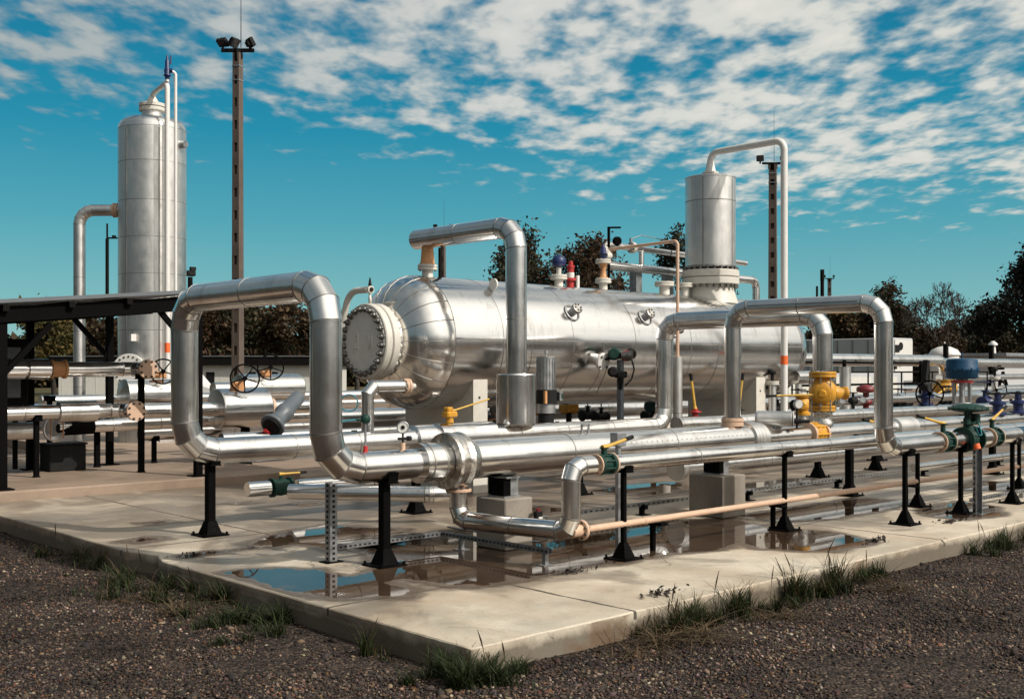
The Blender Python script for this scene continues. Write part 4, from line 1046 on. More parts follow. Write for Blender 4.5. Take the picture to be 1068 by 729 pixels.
def top_nozzle(x, y, z0, z1, label, r=.07):
    t = thing('top_nozzle', label, 'nozzle', (x,y,z0), 'flanged nozzles on the vessel top')
    mb = MB(); mb.lathe((x,y,z0-.1), (0,0,1), [(r*1.2,0),(r,.14),(r,z1-z0+.07)], 24); mb.build('stub', 'cream', t)
    flange(t, (x,y,z1), (0,0,1), r*1.9, .035, 8, 'cream', 'zinc', pair=True); return t
top_nozzle(12.53,12.3,2.98,3.16, 'cream nozzle under the blue ball on the vessel top')
t = thing('control_valve', 'small valve with a dark blue ball head on the vessel top', 'valve', (12.53,12.3,3.2))
mb = MB(); mb.cyl((12.53,12.3,3.20),(12.53,12.3,3.32), .04); mb.build('stem', 'cream', t)
mb = MB(); mb.lathe((12.53,12.3,3.31), (0,0,1), [(.03,0),(.09,.03),(.115,.08),(.105,.14),(.08,.18),(.03,.20)], 24); mb.build('head', 'navy', t)
t = thing('relief_valve', 'red and white relief valve beside the blue ball on the vessel top', 'valve', (12.80,12.3,3.0))
mb = MB(); mb.cyl((12.80,12.3,2.95),(12.80,12.3,3.12), .06); mb.lathe((12.80,12.3,3.24), (0,0,1), [(.05,0),(.055,.0),(.055,.09),(.066,.09),(.066,.12),(.04,.13),(.04,.19),(.02,.195)], 20, True, True); mb.cyl((12.80,12.3,3.12),(12.80,12.3,3.16), .10); mb.build('body', 'brightred', t)
mb = MB(); mb.cyl((12.80,12.3,3.16),(12.80,12.3,3.25), .06); mb.cyl((12.86,12.2,2.98),(12.86,12.2,3.2), .03); mb.build('sleeve', 'white', t)
top_nozzle(13.58,12.3,2.98,3.16, 'cream nozzle below the orange reducer and blue valve')
t = thing('relief_valve', 'dark blue spring valve on an orange reducer on the vessel top', 'valve', (13.58,12.3,3.2))
mb = MB(); mb.lathe((13.58,12.3,3.20), (0,0,1), [(.09,0),(.055,.04),(.04,.15),(.08,.26)], 20); mb.build('reducer', 'orange', t)
flange(t, (13.58,12.3,3.48), (0,0,1), .13, .03, 8, 'cream', 'zinc', pair=True)
mb = MB(); mb.lathe((13.58,12.3,3.51), (0,0,1), [(.055,0),(.055,.09),(.07,.09),(.07,.11),(.045,.12),(.045,.20),(.03,.205),(.02,.25)], 18); mb.build('body', 'navy', t)
bare_pipe(t, [(13.62,12.3,3.58),(13.85,12.4,3.60),(13.95,12.6,3.72),(14.3,12.85,3.86)], .055, .08, 'cream', 'outlet')
top_nozzle(15.05,12.2,2.98,3.18, 'cream nozzle with dark bolts left of the sample tube', .09)
top_nozzle(15.75,12.3,2.98,3.20, 'cream nozzle next to the upright cylinder flange', .08)
t = thing('work_lamp', 'black lamp bracket standing on the vessel top', 'lamp', (14.05,12.6,2.9))
mb = MB(); mb.box((14.05,12.6,3.50), (.035,.035,1.25)); mb.box((14.12,12.52,4.11), (.20,.03,.03), Matrix.Rotation(R(-45),3,'Z')); mb.build('bracket', 'black', t)
mb = MB(); mb.lathe((14.15,12.5,3.88), (-.3,-.9,-.2), [(.03,-.06),(.075,-.03),(.08,.02),(.06,.03)], 20); mb.build('lamp_head', 'black', t)

# instruments beside the vessel
t = thing('level_instrument', 'dark transmitter cluster on a grey post in front of the vessel', 'instrument', (12.47,10.95,0))
mb = MB(); mb.box((12.47,10.95,.92), (.075,.075,1.84)); mb.build('post', 'greyact', t)
mb = MB(); mb.box((12.47,10.95,1.90), (.11,.07,.10)); mb.cyl((12.42,10.87,1.90),(12.50,10.74,1.90), .075); mb.build('bracket', 'bolt', t)
mb = MB(); mb.lathe((12.36,10.98,1.93), (-.7,-.7,0), [(.05,-.10),(.09,-.05),(.10,.03),(.07,.07)], 20); mb.build('head', 'green', t)
mb = MB(); mb.cyl((12.48,10.85,1.90),(12.44,10.78,1.90), .085); mb.build('cap', 'red', t)
mb = MB(); mb.lathe((12.62,10.88,1.93), (-.5,-.8,.1), [(.04,-.1),(.08,-.05),(.085,.03),(.05,.06)], 18); mb.lathe((12.30,10.95,1.66), (-.6,-.7,0), [(.04,-.1),(.075,-.05),(.08,.03),(.05,.06)], 18); mb.box((12.42,10.9,1.62), (.2,.12,.10), bev=.02); mb.cyl((12.42,10.9,1.60),(12.45,10.93,1.40), .05, .03); mb.build('transmitter', 'rubber', t)
mb = MB(); mb.wire([(12.62,10.86,1.85),(12.66,10.84,1.70),(12.62,10.86,1.55),(12.52,10.9,1.45)], .012); mb.wire([(12.27,11.12,1.85),(12.36,11.0,1.86)], .02); mb.wire([(12.2,10.95,1.75),(12.0,11.0,1.35)], .006); mb.build('cable', 'rubber', t)

t = thing('electric_actuator', 'ribbed pale grey motor actuator standing right of the drum cover', 'actuator', (10.35,10.75,.9))
ax_, ay_ = 10.65, 10.70
mb = MB(); mb.cyl((ax_,ay_,1.42),(ax_,ay_,1.86), .125, seg=36, caps=True)
for k in range(20):
    a = 2*PI*k/20; mb.box((ax_+.128*math.cos(a),ay_+.128*math.sin(a),1.635), (.012,.010,.41), Matrix.Rotation(a,3,'Z'))
mb.cyl((ax_,ay_,1.85),(ax_,ay_,1.875), .135, seg=30); mb.cyl((ax_,ay_,1.87),(ax_,ay_,1.93), .012); mb.cyl((ax_,ay_,1.92),(ax_,ay_,1.95), .028); mb.build('motor', 'galv', t)
mb = MB(); mb.cyl((ax_,ay_,1.23),(ax_,ay_,1.42), .15, seg=30); mb.cyl((ax_,ay_,.90),(ax_,ay_,1.10), .11); mb.build('gear_case', 'rubber', t)
mb = MB(); mb.cyl((ax_,ay_,1.10),(ax_,ay_,1.23), .13, seg=30); mb.build('collar', 'galv', t)
mb = MB(); mb.box((ax_-.12,ay_-.11,1.32), (.035,.035,.17)); mb.build('tag_plate', 'orange', t)
mb = MB(); mb.box((ax_+.17,ay_-.08,1.33), (.06,.10,.13), bev=.006); mb.build('terminal_box', 'galv', t)
mb = MB(); mb.box((ax_+.185,ay_-.133,1.33), (.03,.006,.07)); mb.build('switch', 'green', t)

t = thing('branch_pipe', 'small silver elbow pipe rising in front of the end cover', 'pipe', (7.40,10.32,.98))
pipe(t, [(7.40,10.32,.97),(7.40,10.32,1.50),(7.93,10.32,1.50)], .072, .085, gores=1, seam=.6)
flange(t, (7.95,10.32,1.50), (1,0,0), .092, .035, 8, 'primer', 'zinc', pair=True)
mb = MB(); mb.cyl((7.99,10.32,1.50),(8.08,10.32,1.50), .03); mb.build('plug', 'cream', t)

# ------------------------------------------------------------------ yellow gas valve
t = thing('gas_valve', 'big yellow gas valve with a long lever under the rear loop', 'valve', (12.78,7.73,1.0))
vx, vy = 12.78, 7.73
flange(t, (vx,vy,1.63), (0,0,1), .175, .035, 8, 'yellow', 'bolt', pair=True)
mb = MB(); mb.lathe((vx,vy,1.24), (0,0,1), [(.12,0),(.125,.03),(.165,.07),(.175,.12),(.175,.20),(.165,.25),(.12,.30),(.11,.35)], 36); mb.build('body', 'yellow', t)
mb = MB(); mb.lathe((vx-.10,vy-.06,1.385), (-.86,-.5,0), [(.13,0),(.13,.05),(.10,.06),(.10,.12),(.05,.13),(.04,.16)], 24, True, True); mb.build('gland', 'yellow', t)
mb = MB(); mb.lathe((vx+.12,vy-.08,1.385), (.85,-.5,0), [(.10,0),(.10,.06),(.07,.10),(.07,.14),(.09,.15),(.09,.19)], 20); mb.lathe((vx+.27,vy-.10,1.33), (0,0,1), [(.03,0),(.05,.02),(.05,.11),(.02,.13)], 14); mb.build('plug', 'yellow', t)
mb = MB()
for k in range(8):
    a = 2*PI*(k+.5)/8; mb.cyl((vx+.165*math.cos(a),vy+.165*math.sin(a),1.16),(vx+.165*math.cos(a),vy+.165*math.sin(a),1.66), .009, seg=8)
mb.build('tie_rod', 'zinc', t)
flange(t, (vx,vy,1.19), (0,0,1), .165, .035, 8, 'yellow', 'bolt', pair=True)
mb = MB(); mb.lathe((vx,vy,.955), (0,0,1), [(.13,0),(.14,.05),(.11,.10),(.13,.15),(.12,.20)], 28); mb.build('foil_wrap', 'foil', t)
lever(t, (vx-.20,vy-.04,1.37), (vx-.72,vy+.38,1.355), grip=.2, r=.013)
t = thing('gas_valve', 'smaller yellow valve low behind the big yellow one', 'valve', (14.6,9.0,.9))
vx, vy = 14.72, 9.25
mb = MB(); mb.lathe((vx,vy,1.0), (0,0,1), [(.12,0),(.12,.04),(.08,.06),(.12,.12),(.12,.2),(.08,.26),(.12,.28),(.12,.32)], 24, True, True); mb.lathe((vx-.10,vy-.06,1.15), (-.8,-.6,0), [(.08,0),(.08,.06),(.05,.08)], 20); mb.build('body', 'yellow', t)
mb = MB(); mb.cyl((vx,vy,.5),(vx,vy,1.0), .09); mb.build('stub', 'foil', t)
t = thing('receiver', 'short silver cylinder with a flat round end resting on the pipe by the riser', 'receiver', (11.6,7.75,1.08))
mb = MB(); mb.lathe((11.80,7.55,1.085), (-.45,.89,0), [(.085,0),(.098,.008),(.098,.42),(.08,.45)], 28, True, True); mb.build('drum', 'dull', t)
mb = MB(); mb.cyl((11.801,7.548,1.085),(11.806,7.54,1.085), .094, seg=28); mb.build('end_disc', 'white', t)
mb = MB(); mb.box((11.72,7.72,.99), (.12,.05,.05)); mb.build('bracket', 'galv', t)
t = thing('pressure_gauge', 'round gauge with black hand valve beside the short silver cylinder', 'gauge', (12.05,7.6,1.0))
gc = V((12.0,7.60,1.26)); fd = V((-.6,-.8,0))
mb = MB(); mb.lathe(gc-fd*.03, fd, [(.05,0),(.06,.01),(.06,.045),(.05,.052)], 24); mb.build('case', 'galv', t)
mb = MB(); mb.cyl(gc+fd*.022, gc+fd*.026, .046, seg=24); mb.build('dial', 'white', t)
mb = MB(); mb.cyl((12.0,7.62,.96),(12.0,7.62,1.21), .014); mb.lathe((12.0,7.62,1.05), (.6,-.8,0), [(.03,-.05),(.03,.05)], 12); mb.cyl((12.02,7.58,1.05),(12.10,7.50,1.05), .022); mb.build('hand_valve', 'rubber', t)

# ------------------------------------------------------------------ front line on the right
ball_valve(12.30, 5.88, PZ, .10, 'green ball valve left of the green diaphragm actuator', -.42, (.10,.10), group=vg, L_=.27)
t = thing('valve_spool', 'short silver pipe piece left of the green control valve', 'pipe', (12.6,5.88,PZ)); pipe(t, [(12.435,5.88,PZ),(12.79,5.88,PZ)], .097, seam=0, names=['pipe_jacket'])
t = thing('diaphragm_valve', 'dark green control valve with wide round diaphragm actuator on top', 'valve', (12.95,5.88,PZ))
mb = MB()
for s_ in (-1,1): mb.lathe((12.95+s_*.15-.015,5.88,PZ), (1,0,0), [(.08,0),(.15,.0),(.15,.03),(.08,.03)], 28, True, True)
mb.lathe((12.81,5.88,PZ), (1,0,0), [(.09,0),(.085,.04),(.12,.10),(.13,.14),(.12,.18),(.085,.24),(.09,.28)], 24); mb.build('body', 'green', t)
mb = MB(); mb.cyl((12.95,5.88,PZ+.08),(12.95,5.88,PZ+.19), .075, .055, 20); mb.cyl((12.95,5.88,PZ+.19),(12.95,5.88,PZ+.21), .085)
for s_ in (-1,1): mb.cyl((12.95+s_*.06,5.88,PZ+.2),(12.95+s_*.075,5.88,PZ+.33), .016)
mb.cyl((12.95,5.88,PZ+.2),(12.95,5.88,PZ+.33), .014); mb.box((13.05,5.84,PZ+.24), (.12,.09,.13), bev=.02); mb.box((12.83,5.84,PZ+.22), (.09,.07,.09), bev=.015); mb.build('yoke', 'green', t)
mb = MB(); mb.lathe((12.95,5.88,PZ+.32), (0,0,1), [(.06,0),(.15,.012),(.22,.03),(.232,.034),(.232,.052),(.22,.056),(.17,.085),(.07,.105),(.04,.108)], 40, True, False)
for k in range(16):
    a = 2*PI*k/16; mb.cyl((12.95+.222*math.cos(a),5.88+.222*math.sin(a),PZ+.345),(12.95+.222*math.cos(a),5.88+.222*math.sin(a),PZ+.385), .009, seg=6)
mb.build('diaphragm_case', 'green', t)
mb = MB(); mb.wire([(13.05,5.80,PZ+.2),(13.0,5.74,PZ+.06),(12.93,5.74,PZ+.05),(12.88,5.76,PZ+.15)], .009); mb.build('impulse_tube', 'cable', t)
t = thing('valve_spool', 'short silver pipe piece right of the green control valve', 'pipe', (13.3,5.88,PZ)); pipe(t, [(13.11,5.88,PZ),(13.465,5.88,PZ)], .097, seam=0, names=['pipe_jacket'])
ball_valve(13.60, 5.88, PZ, .10, 'green ball valve right of the green diaphragm actuator', .42, (.0,.16), group=vg, L_=.27)
t = thing('front_pipe', 'silver pipe with a blue band leaving at the right edge', 'pipe', (13.9,5.88,PZ)); pipe(t, [(13.735,5.88,PZ),(28,5.88,PZ)], .097, seam=1.4, names=['pipe_jacket'])
mb = MB(); mb.cyl((14.32,5.88,PZ),(14.75,5.88,PZ), .0995, seg=32, caps=False); mb.build('band', 'blue', t)
t = thing('strut_post', 'perforated grey strut post with an orange top under the diaphragm valve', 'strut', (12.84,5.72,0))
mb = MB(); perforated(mb, (12.84,5.72,.012),(12.84,5.72,.76), .075, (-.6,-.8,0), .06); mb.build('post', ['galv','rubber'], t)
mb = MB(); mb.cyl((12.84,5.72,.76),(12.84,5.74,.82), .042); mb.build('cap', 'band', t)
mb = MB(); mb.box((12.84,5.72,.006), (.15,.15,.010)); mb.build('base_plate', 'galv', t)
# a lever valve on the slim front pipe behind the riser
ball_valve(12.15, 6.53, PZ, .075, 'green ball valve with lever pointing left behind the long front riser', -.52, (-.02,.07), group=vg, L_=.24)

# ------------------------------------------------------------------ left side: shelter and its pipes
def zr(x): return 2.60+.094*(x-4.91)
t = thing('open_shelter', 'dark open-sided steel shelter with a thin sloping roof at the left edge', 'shelter', (6.0,16.4,.13))
mb = MB(); xa, xb, ya, yb = 1.6, 7.78, 14.80, 18.4
mb.add([(x,y,zr(x)-dz_) for dz_ in (0,.05) for x in (xa,xb) for y in (ya,yb)], [(0,2,3,1),(4,5,7,6),(0,1,5,4),(2,6,7,3),(0,4,6,2),(1,3,7,5)]); mb.build('roof_sheet', 'greyact', t)
def beam(p0, p1, w_, h_, nm='beam'):
    p0, p1 = V(p0), V(p1); d = (p1-p0).normalized(); s_ = V((0,0,1)).cross(d).normalized() if abs(d.z) < .95 else V((0,1,0)); u_ = d.cross(s_)
    mb = MB(); mb.box((p0+p1)/2, ((p1-p0).length, w_, h_), Matrix((d, s_, u_)).transposed()); return mb.build(nm, 'black' if nm != 'rafter' else 'darksteel', t)
for y_ in (14.95, 16.6, 18.2): beam((xa,y_,zr(xa)-.20), (xb-.05,y_,zr(xb)-.20), .10, .20)
for x_ in (2.4,3.6,4.95,5.8,6.6,7.6): beam((x_,ya+.02,zr(x_)-.115), (x_,yb-.02,zr(x_)-.115), .08, .085, 'rafter')
for (x_, y_, b_) in ((4.95,14.98,.13),(7.70,14.98,.13),(6.28,17.74,.15),(7.55,17.74,.12)):
    top_ = zr(x_)-.29
    mb = MB(); mb.box((x_,y_,(top_+.13)/2), (.10,.10,top_-.13)); mb.box((x_,y_,.14), (.24,.24,.018)); mb.build('column', 'black', t)
for (x_, y_, s_) in ((7.70,14.98,-1),(7.55,17.74,-1),(6.28,17.74,-1),(4.95,14.98,1)): beam((x_+s_*.03,y_,zr(x_)-.95), (x_+s_*.62,y_,zr(x_)-.30), .07, .07, 'brace')
for y_ in (15.6,17.2): pass
t = thing('control_cabinet', 'dark cabinet standing under the shelter at the left edge', 'cabinet', (5.6,17.2,.13))
mb = MB(); mb.box((5.72,17.3,1.65), (.62,.35,1.0), bev=.01); mb.build('case', 'darksteel', t)
mb = MB(); mb.box((5.72,17.118,1.65), (.40,.012,.75)); mb.build('door', 'greyact', t)
mb = MB(); mb.box((5.52,17.35,.66), (.06,.06,.95)); mb.box((5.92,17.35,.66), (.06,.06,.95)); mb.build('leg', 'black', t)
t = thing('black_bin', 'black box on the raised pad below the capped pipes', 'box', (6.6,17.2,.13))
mb = MB(); mb.box((6.62,17.3,.33), (.56,.42,.40), bev=.012); mb.box((6.62,17.3,.545), (.60,.46,.03), bev=.006); mb.build('case', 'rubber', t)
# capped pipes
t = thing('capped_pipe', 'upper silver pipe under the shelter ending in a peach blind flange', 'pipe', (7.4,16.3,1.71))
pipe(t, [(2.0,16.42,1.70),(7.40,16.42,1.70),(7.40,16.02,1.70)], .110, .20, gores=2, seam=1.1, names=['straight_run','stub'])
mb = MB()
for (x_, ln) in ((5.58,.30),(5.92,.32)): mb.lathe((x_-ln/2,16.42,1.70), (1,0,0), [(.115,0),(.150,.01),(.152,ln-.01),(.115,ln)], 32, True, True)
mb.build('sleeve', 'alu', t)
flange(t, (7.40,15.99,1.70), (0,-1,0), .150, .045, 8, 'primer', 'bolt', rb=.020)
t = thing('orange_valve', 'small orange valve in the upper pipe under the shelter', 'valve', (6.05,16.42,1.7))
mb = MB(); mb.lathe((6.10,16.42,1.70), (1,0,0), [(.115,0),(.14,.0),(.14,.03),(.118,.04),(.118,.18),(.14,.19),(.14,.22),(.115,.22)], 28, True, True); mb.build('body', 'orange', t)
t = thing('capped_pipe', 'lower silver pipe under the shelter ending in a peach blind flange', 'pipe', (7.2,16.3,1.08))
pipe(t, [(2.0,16.42,1.07),(7.21,16.42,1.07),(7.21,16.02,1.07)], .108, .20, gores=2, seam=1.2, names=['straight_run','stub'])
mb = MB(); mb.lathe((6.20,16.42,1.07), (1,0,0), [(.115,0),(.155,.01),(.158,.57),(.115,.58)], 32, True, True); mb.build('sleeve', 'alu', t)
flange(t, (7.21,15.99,1.07), (0,-1,0), .150, .045, 8, 'primer', 'bolt', rb=.020)
t = thing('ring_pipe', 'dark ring flange on the lowest pipe under the shelter', 'pipe', (6.2,16.5,.78))
pipe(t, [(6.35,16.7,.80),(12.6,16.7,.86)], .105, seam=.8, names=['straight_run'])
mb = MB(); mb.lathe((6.25,16.6,.79), (.25,-.95,0), [(.10,0),(.19,.0),(.19,.03),(.17,.035),(.12,.0)], 32, True, True); mb.build('ring', 'dull', t)
for dx_ in (-.07,.12):
    mb = MB(); mb.cyl((6.25+dx_,16.53,.64),(6.25+dx_,16.53,.96), .010); mb.build('bolt', 'orange', t)
mb = MB(); mb.cyl((6.3,16.72,.79),(6.9,16.7,.80), .12); mb.build('body', 'darksteel', t)
t.location += V((.15,.5,0))
t = thing('rear_pipe', 'dull pipe low under the shelter behind the black box', 'pipe', (5,17.6,.8)); pipe(t, [(2.5,17.0,.78),(6.1,17.0,.78)], .13, seam=1.0, mat='dull', names=['straight_run'])
stand(7.36,16.14,1.56, .08, 'black stand on the raised pad nearest the peach blind flanges', 'black stands on the raised pad', .11)
stand(7.22,17.45,1.0, .08, 'black stand on the raised pad left of the shelter column', 'black stands on the raised pad', .11)
stand(5.9,16.42,.96, .07, 'black stand on the raised pad below the upper pipe sleeves', 'black stands on the raised pad', .11)
stand(5.25,17.0,.64, .07, 'black stand in the shelter shadow left of the black box', 'black stands on the raised pad', .13)
stand(6.75,18.2,1.19, .07, 'tall black stand in the shelter shadow behind the black box', 'black stands on the raised pad', .13)
stand(8.25,17.6,.51, .07, 'short black stand on the pad right of the shelter columns', 'black stands on the raised pad', .11)
stand(9.62,17.0,.80, .12, 'black stand under the big silver drum cover', 'black stands on the raised pad', .20)
for o in COL.objects:
    if o.get('group') == 'black stands on the raised pad': 
        for ch in o.children: pass

# drums and handwheels seen through the left loop
t = thing('valve_cover', 'big silver drum cover on the pipe seen through the left loop', 'valve cover', (9.5,17.0,1.14))
pipe(t, [(7.7,17.0,1.04),(9.06,17.0,1.04)], .12, seam=.6, names=['inlet_pipe'])
mb = MB(); mb.lathe((9.04,17.0,1.04), (1,0,0), [(.125,0),(.325,.01),(.335,.03),(.335,.90),(.325,.92),(.125,.93)], 48, True, True); mb.build('drum', 'alu', t)
pipe(t, [(9.97,17.0,1.04),(11.4,17.0,1.04)], .12, seam=.5, names=['outlet_pipe'])
mb = MB(); mb.lathe((10.05,17.0,1.04), (1,0,0), [(.12,0),(.17,.0),(.17,.06),(.12,.06)], 28, True, True); mb.build('flange', 'primer', t)
mb = MB(); mb.box((9.42,16.95,1.42), (.22,.12,.14), bev=.012); mb.cyl((9.42,16.9,1.46),(9.42,16.72,1.54), .022); mb.build('gear_head', 'orange', t)
handwheel(t, (9.42,16.70,1.545), (-.42,-.9,.10), .235); t.location += V((-.12,-.25,0))
t = thing('valve_cover', 'silver drum cover behind the biggest one, its handwheel against the pale cabin', 'valve cover', (11.2,18.3,1.35))
mb = MB(); mb.lathe((10.2,18.3,1.33), (1,0,0), [(.12,0),(.27,.01),(.275,.03),(.275,1.28),(.26,1.30),(.12,1.31)], 40, True, True); mb.build('drum', 'alu', t)
pipe(t, [(9.7,18.3,1.33),(10.2,18.3,1.33)], .13, seam=.8, names=['inlet_pipe'])
mb = MB(); mb.box((10.72,18.2,1.62), (.20,.12,.10), bev=.01); mb.cyl((10.72,18.2,1.66),(10.70,18.0,1.72), .02); mb.build('gear_head', 'orange', t)
handwheel(t, (10.68,17.95,1.735), (-.42,-.88,.18), .235)
t = thing('valve_cover', 'third drum cover whose handwheel shows beside the upper peach blind flange', 'valve cover', (8.2,18.9,1.2))
mb = MB(); mb.lathe((8.0,18.9,1.25), (1,0,0), [(.12,0),(.27,.01),(.275,.03),(.275,.9),(.26,.92)], 40, True, True); mb.build('drum', 'alu', t)
mb = MB(); mb.box((8.62,18.8,1.60), (.24,.12,.12), bev=.01); mb.cyl((8.62,18.75,1.62),(8.62,18.6,1.64), .02); mb.build('gear_head', 'orange', t)
handwheel(t, (8.60,18.58,1.66), (-.55,-.8,.1), .22); t.location += V((.28,0,0))
t = thing('slanted_actuator', 'blue-grey actuator tilted over the pipe seen through the left loop', 'actuator', (10.0,16.0,1.0))
a_, b_ = V((9.13,15.3,.80)), V((9.99,15.7,1.36)); d_ = (b_-a_).normalized()
mb = MB(); mb.lathe(a_, d_, [(.12,0),(.20,.0),(.20,.05),(.13,.07),(.125,.30),(.15,.34),(.15,.45),(.125,.47),(.12,.85),(.10,.90)], 28, True, False); mb.build('body', 'greyact', t)
mb = MB(); mb.lathe(a_-d_*.05, d_, [(.08,0),(.15,.01),(.15,.05)], 24, True, True); mb.build('end_cap', 'rubber', t)
mb = MB(); mb.cyl((9.0,15.3,.74),(9.35,15.45,.55), .03); mb.build('lever', 'brightred', t)
t = thing('diaphragm_valve', 'dark red diaphragm head in front of the pale cabin', 'valve', (11.6,17.6,1.3))
mb = MB(); mb.lathe((11.9,17.9,1.58), (0,0,1), [(.05,0),(.15,.02),(.17,.05),(.15,.09),(.05,.12)], 24); mb.build('head', 'red', t)
mb = MB(); mb.cyl((11.9,17.9,1.3),(11.9,17.9,1.58), .05); mb.build('stem', 'rubber', t)
for (y_, z_, r_, lab, x0_, x1_, mt) in ((17.6,.62,.11,'silver pipe low on the far side of the raised pad',8.0,40,'alu'),(19.3,1.15,.10,'bright pipe far behind through the left loop',7,16,'alu'),(15.4,.62,.10,'lowest silver pipe behind the left loop leading to the vessel',8.3,30,'alu'),(20.2,.95,.14,'pale pipe farthest behind the drum covers',6,40,'alu'),(14.4,.92,.15,'bright pipe running under the vessel to the right',9.75,40,'alu')):
    t = thing('rear_pipe', lab, 'pipe', (x0_,y_,z_)); pipe(t, [(x0_,y_,z_),(x1_,y_,z_)], r_, seam=1.5, mat=mt, names=['pipe_jacket'])
t = thing('cable_coil', 'loop of teal cable hanging right of the near riser', 'cable', (8.9,15.3,1.2))
mb = MB(); mb.torus((7.50,10.83,1.30), (-.6,-.8,0), .10, .008, 30, 8); mb.wire([(7.42,10.88,1.36),(7.36,10.93,1.45),(7.34,10.95,1.6)], .008); mb.build('coil', 'cable', t)

# ------------------------------------------------------------------ tower on the left
TX, TYY = 11.57, 24.77
t = thing('column_vessel', 'tall upright silver column with domed top at the left', 'tower', (TX,TYY,-.1))
mb = MB(); mb.cyl((TX,TYY,-.1),(TX,TYY,7.30), .77, seg=64, caps=False)
for z_ in (1.3,2.6,3.9,4.75,5.6,6.5,7.3): mb.band((TX,TYY,z_),(0,0,1),(0,0,1),.7695,.006,64)
for a in (R(197),R(256)): mb.box((TX+.771*math.cos(a),TYY+.771*math.sin(a),3.6), (.006,.025,7.3), Matrix.Rotation(a,3,'Z'), 1)
mb.build('shell', ['dull','seam'], t)
mb = MB(); mb.lathe((TX,TYY,7.30), (0,0,1), [(.775,0),(.765,.08),(.70,.19),(.58,.26),(.30,.33),(.24,.34)], 64); mb.build('dome', 'alu', t)
mb = MB(); mb.cyl((TX,TYY,7.58),(TX,TYY,7.78), .24, seg=32); mb.build('neck', 'dull', t)
for z_ in (7.76,7.86):
    mb = MB(); mb.lathe((TX,TYY,z_), (0,0,1), [(.29,0),(.305,.01),(.305,.075),(.29,.085)], 40, True, True); mb.build('ring_flange', 'cream', t)
mb = MB(); mb.lathe((TX,TYY,7.94), (0,0,1), [(.15,0),(.13,.08),(.07,.18)], 28); mb.build('reducer', 'cream', t)
dirv = V((-F0, -F1, 0)) if False else V((-.683,-.730,0)); rv = V((.730,-.683,0))
mw = V((TX,TYY,0))+dirv*.77-rv*.18
mb = MB(); mb.cyl(mw+V((0,0,1.68))-dirv*.2, mw+V((0,0,1.68))+dirv*.25, .30, seg=36); mb.build('manway', 'dull', t)
flange(t, mw+V((0,0,1.68))+dirv*.30, dirv, .37, .06, 18, 'grey', 'bolt', rb=.024)
mb = MB(); mb.box(mw+V((0,0,2.42))+dirv*.06, (.12,.12,.16)); mb.build('terminal_box', 'white', t)
sp_ = V((TX,TYY,6.95))+rv*.74+dirv*.2
mb = MB(); mb.cyl(sp_, sp_+rv*.12+dirv*.05, .09, seg=18); mb.build('nozzle', 'galv', t)
t = thing('overhead_pipe', 'white overhead pipe from the column top down its front with an orange band', 'pipe', (TX,TYY,8))
q0 = V((TX,TYY,0)); f1 = q0+rv*.62+dirv*.86
bare_pipe(t, [q0+V((0,0,7.95)), q0+V((0,0,8.17)), f1+V((0,0,8.24)), f1+V((0,0,.6))], .058, .15, 'white', 'tube', 8, 20)
mb = MB(); mb.cyl(f1+V((0,0,2.08)), f1+V((0,0,2.30)), .0615, seg=20, caps=False); mb.build('band', 'band', t)
f2 = q0+rv*.79+dirv*.80
t = thing('relief_line', 'thinner white tube running down the column beside the overhead pipe', 'pipe', f2)
bare_pipe(t, [f1+V((0,0,8.48))+rv*.06, f2+V((0,0,8.48)), f2+V((0,0,.6))], .036, .08, 'white', 'tube', 8, 16)
t = thing('safety_valve', 'dark blue safety valve perched above the column top', 'valve', f1+V((0,0,8.7)))
MB().cyl(f1+V((0,0,8.66)), f1+V((0,0,8.60)), .04).build('stub', 'white', t)
mb = MB(); mb.lathe(f1+V((-.0,0,8.66)), (0,0,1), [(.05,0),(.05,.06),(.08,.07),(.08,.10),(.06,.12),(.075,.2),(.05,.26),(.05,.42),(.03,.45),(.025,.52),(.008,.56)], 18); mb.cyl(f1+V((0,0,8.84)), f1+V((0,0,8.86))+rv*.12, .05); mb.box(f1+V((0,0,9.1))+rv*.08, (.03,.03,.2)); mb.build('body', 'navy', t)
t.location += V((0,0,-.36))
t = thing('side_pipe', 'silver pipe arching out from the left side of the column', 'pipe', (10.3,25.9,0))
lf = V((-.730,.683,0)); a_ = q0+lf*.70
pipe(t, [a_+V((0,0,5.44)), q0+lf*1.72+V((0,0,5.44)), q0+lf*1.72+V((0,0,-.1))], .135, .32, gores=4, seam=1.2, mat='dull', names=['straight_run','riser'])
flange(t, q0+lf*.86+V((0,0,5.44)), lf, .17, .06, 8, 'primer', 'bolt', pair=True)
t = thing('instrument_pole', 'thin dark pole with a small arm left of the column', 'pole', (13.7,32.4,-.18))
mb = MB(); mb.cyl((13.7,32.37,-.18),(13.7,32.37,5.6), .055, .05, 10); mb.cyl((13.7,32.37,5.6),(13.7,32.37,6.05), .028); mb.build('pole', 'darksteel', t)
mb = MB(); mb.cyl((13.7,32.37,5.62),(14.05,32.05,5.62), .025); mb.box((14.02,32.08,5.55), (.10,.06,.25)); mb.box((13.85,32.23,5.66), (.10,.06,.08)); mb.build('arm', 'darksteel', t)
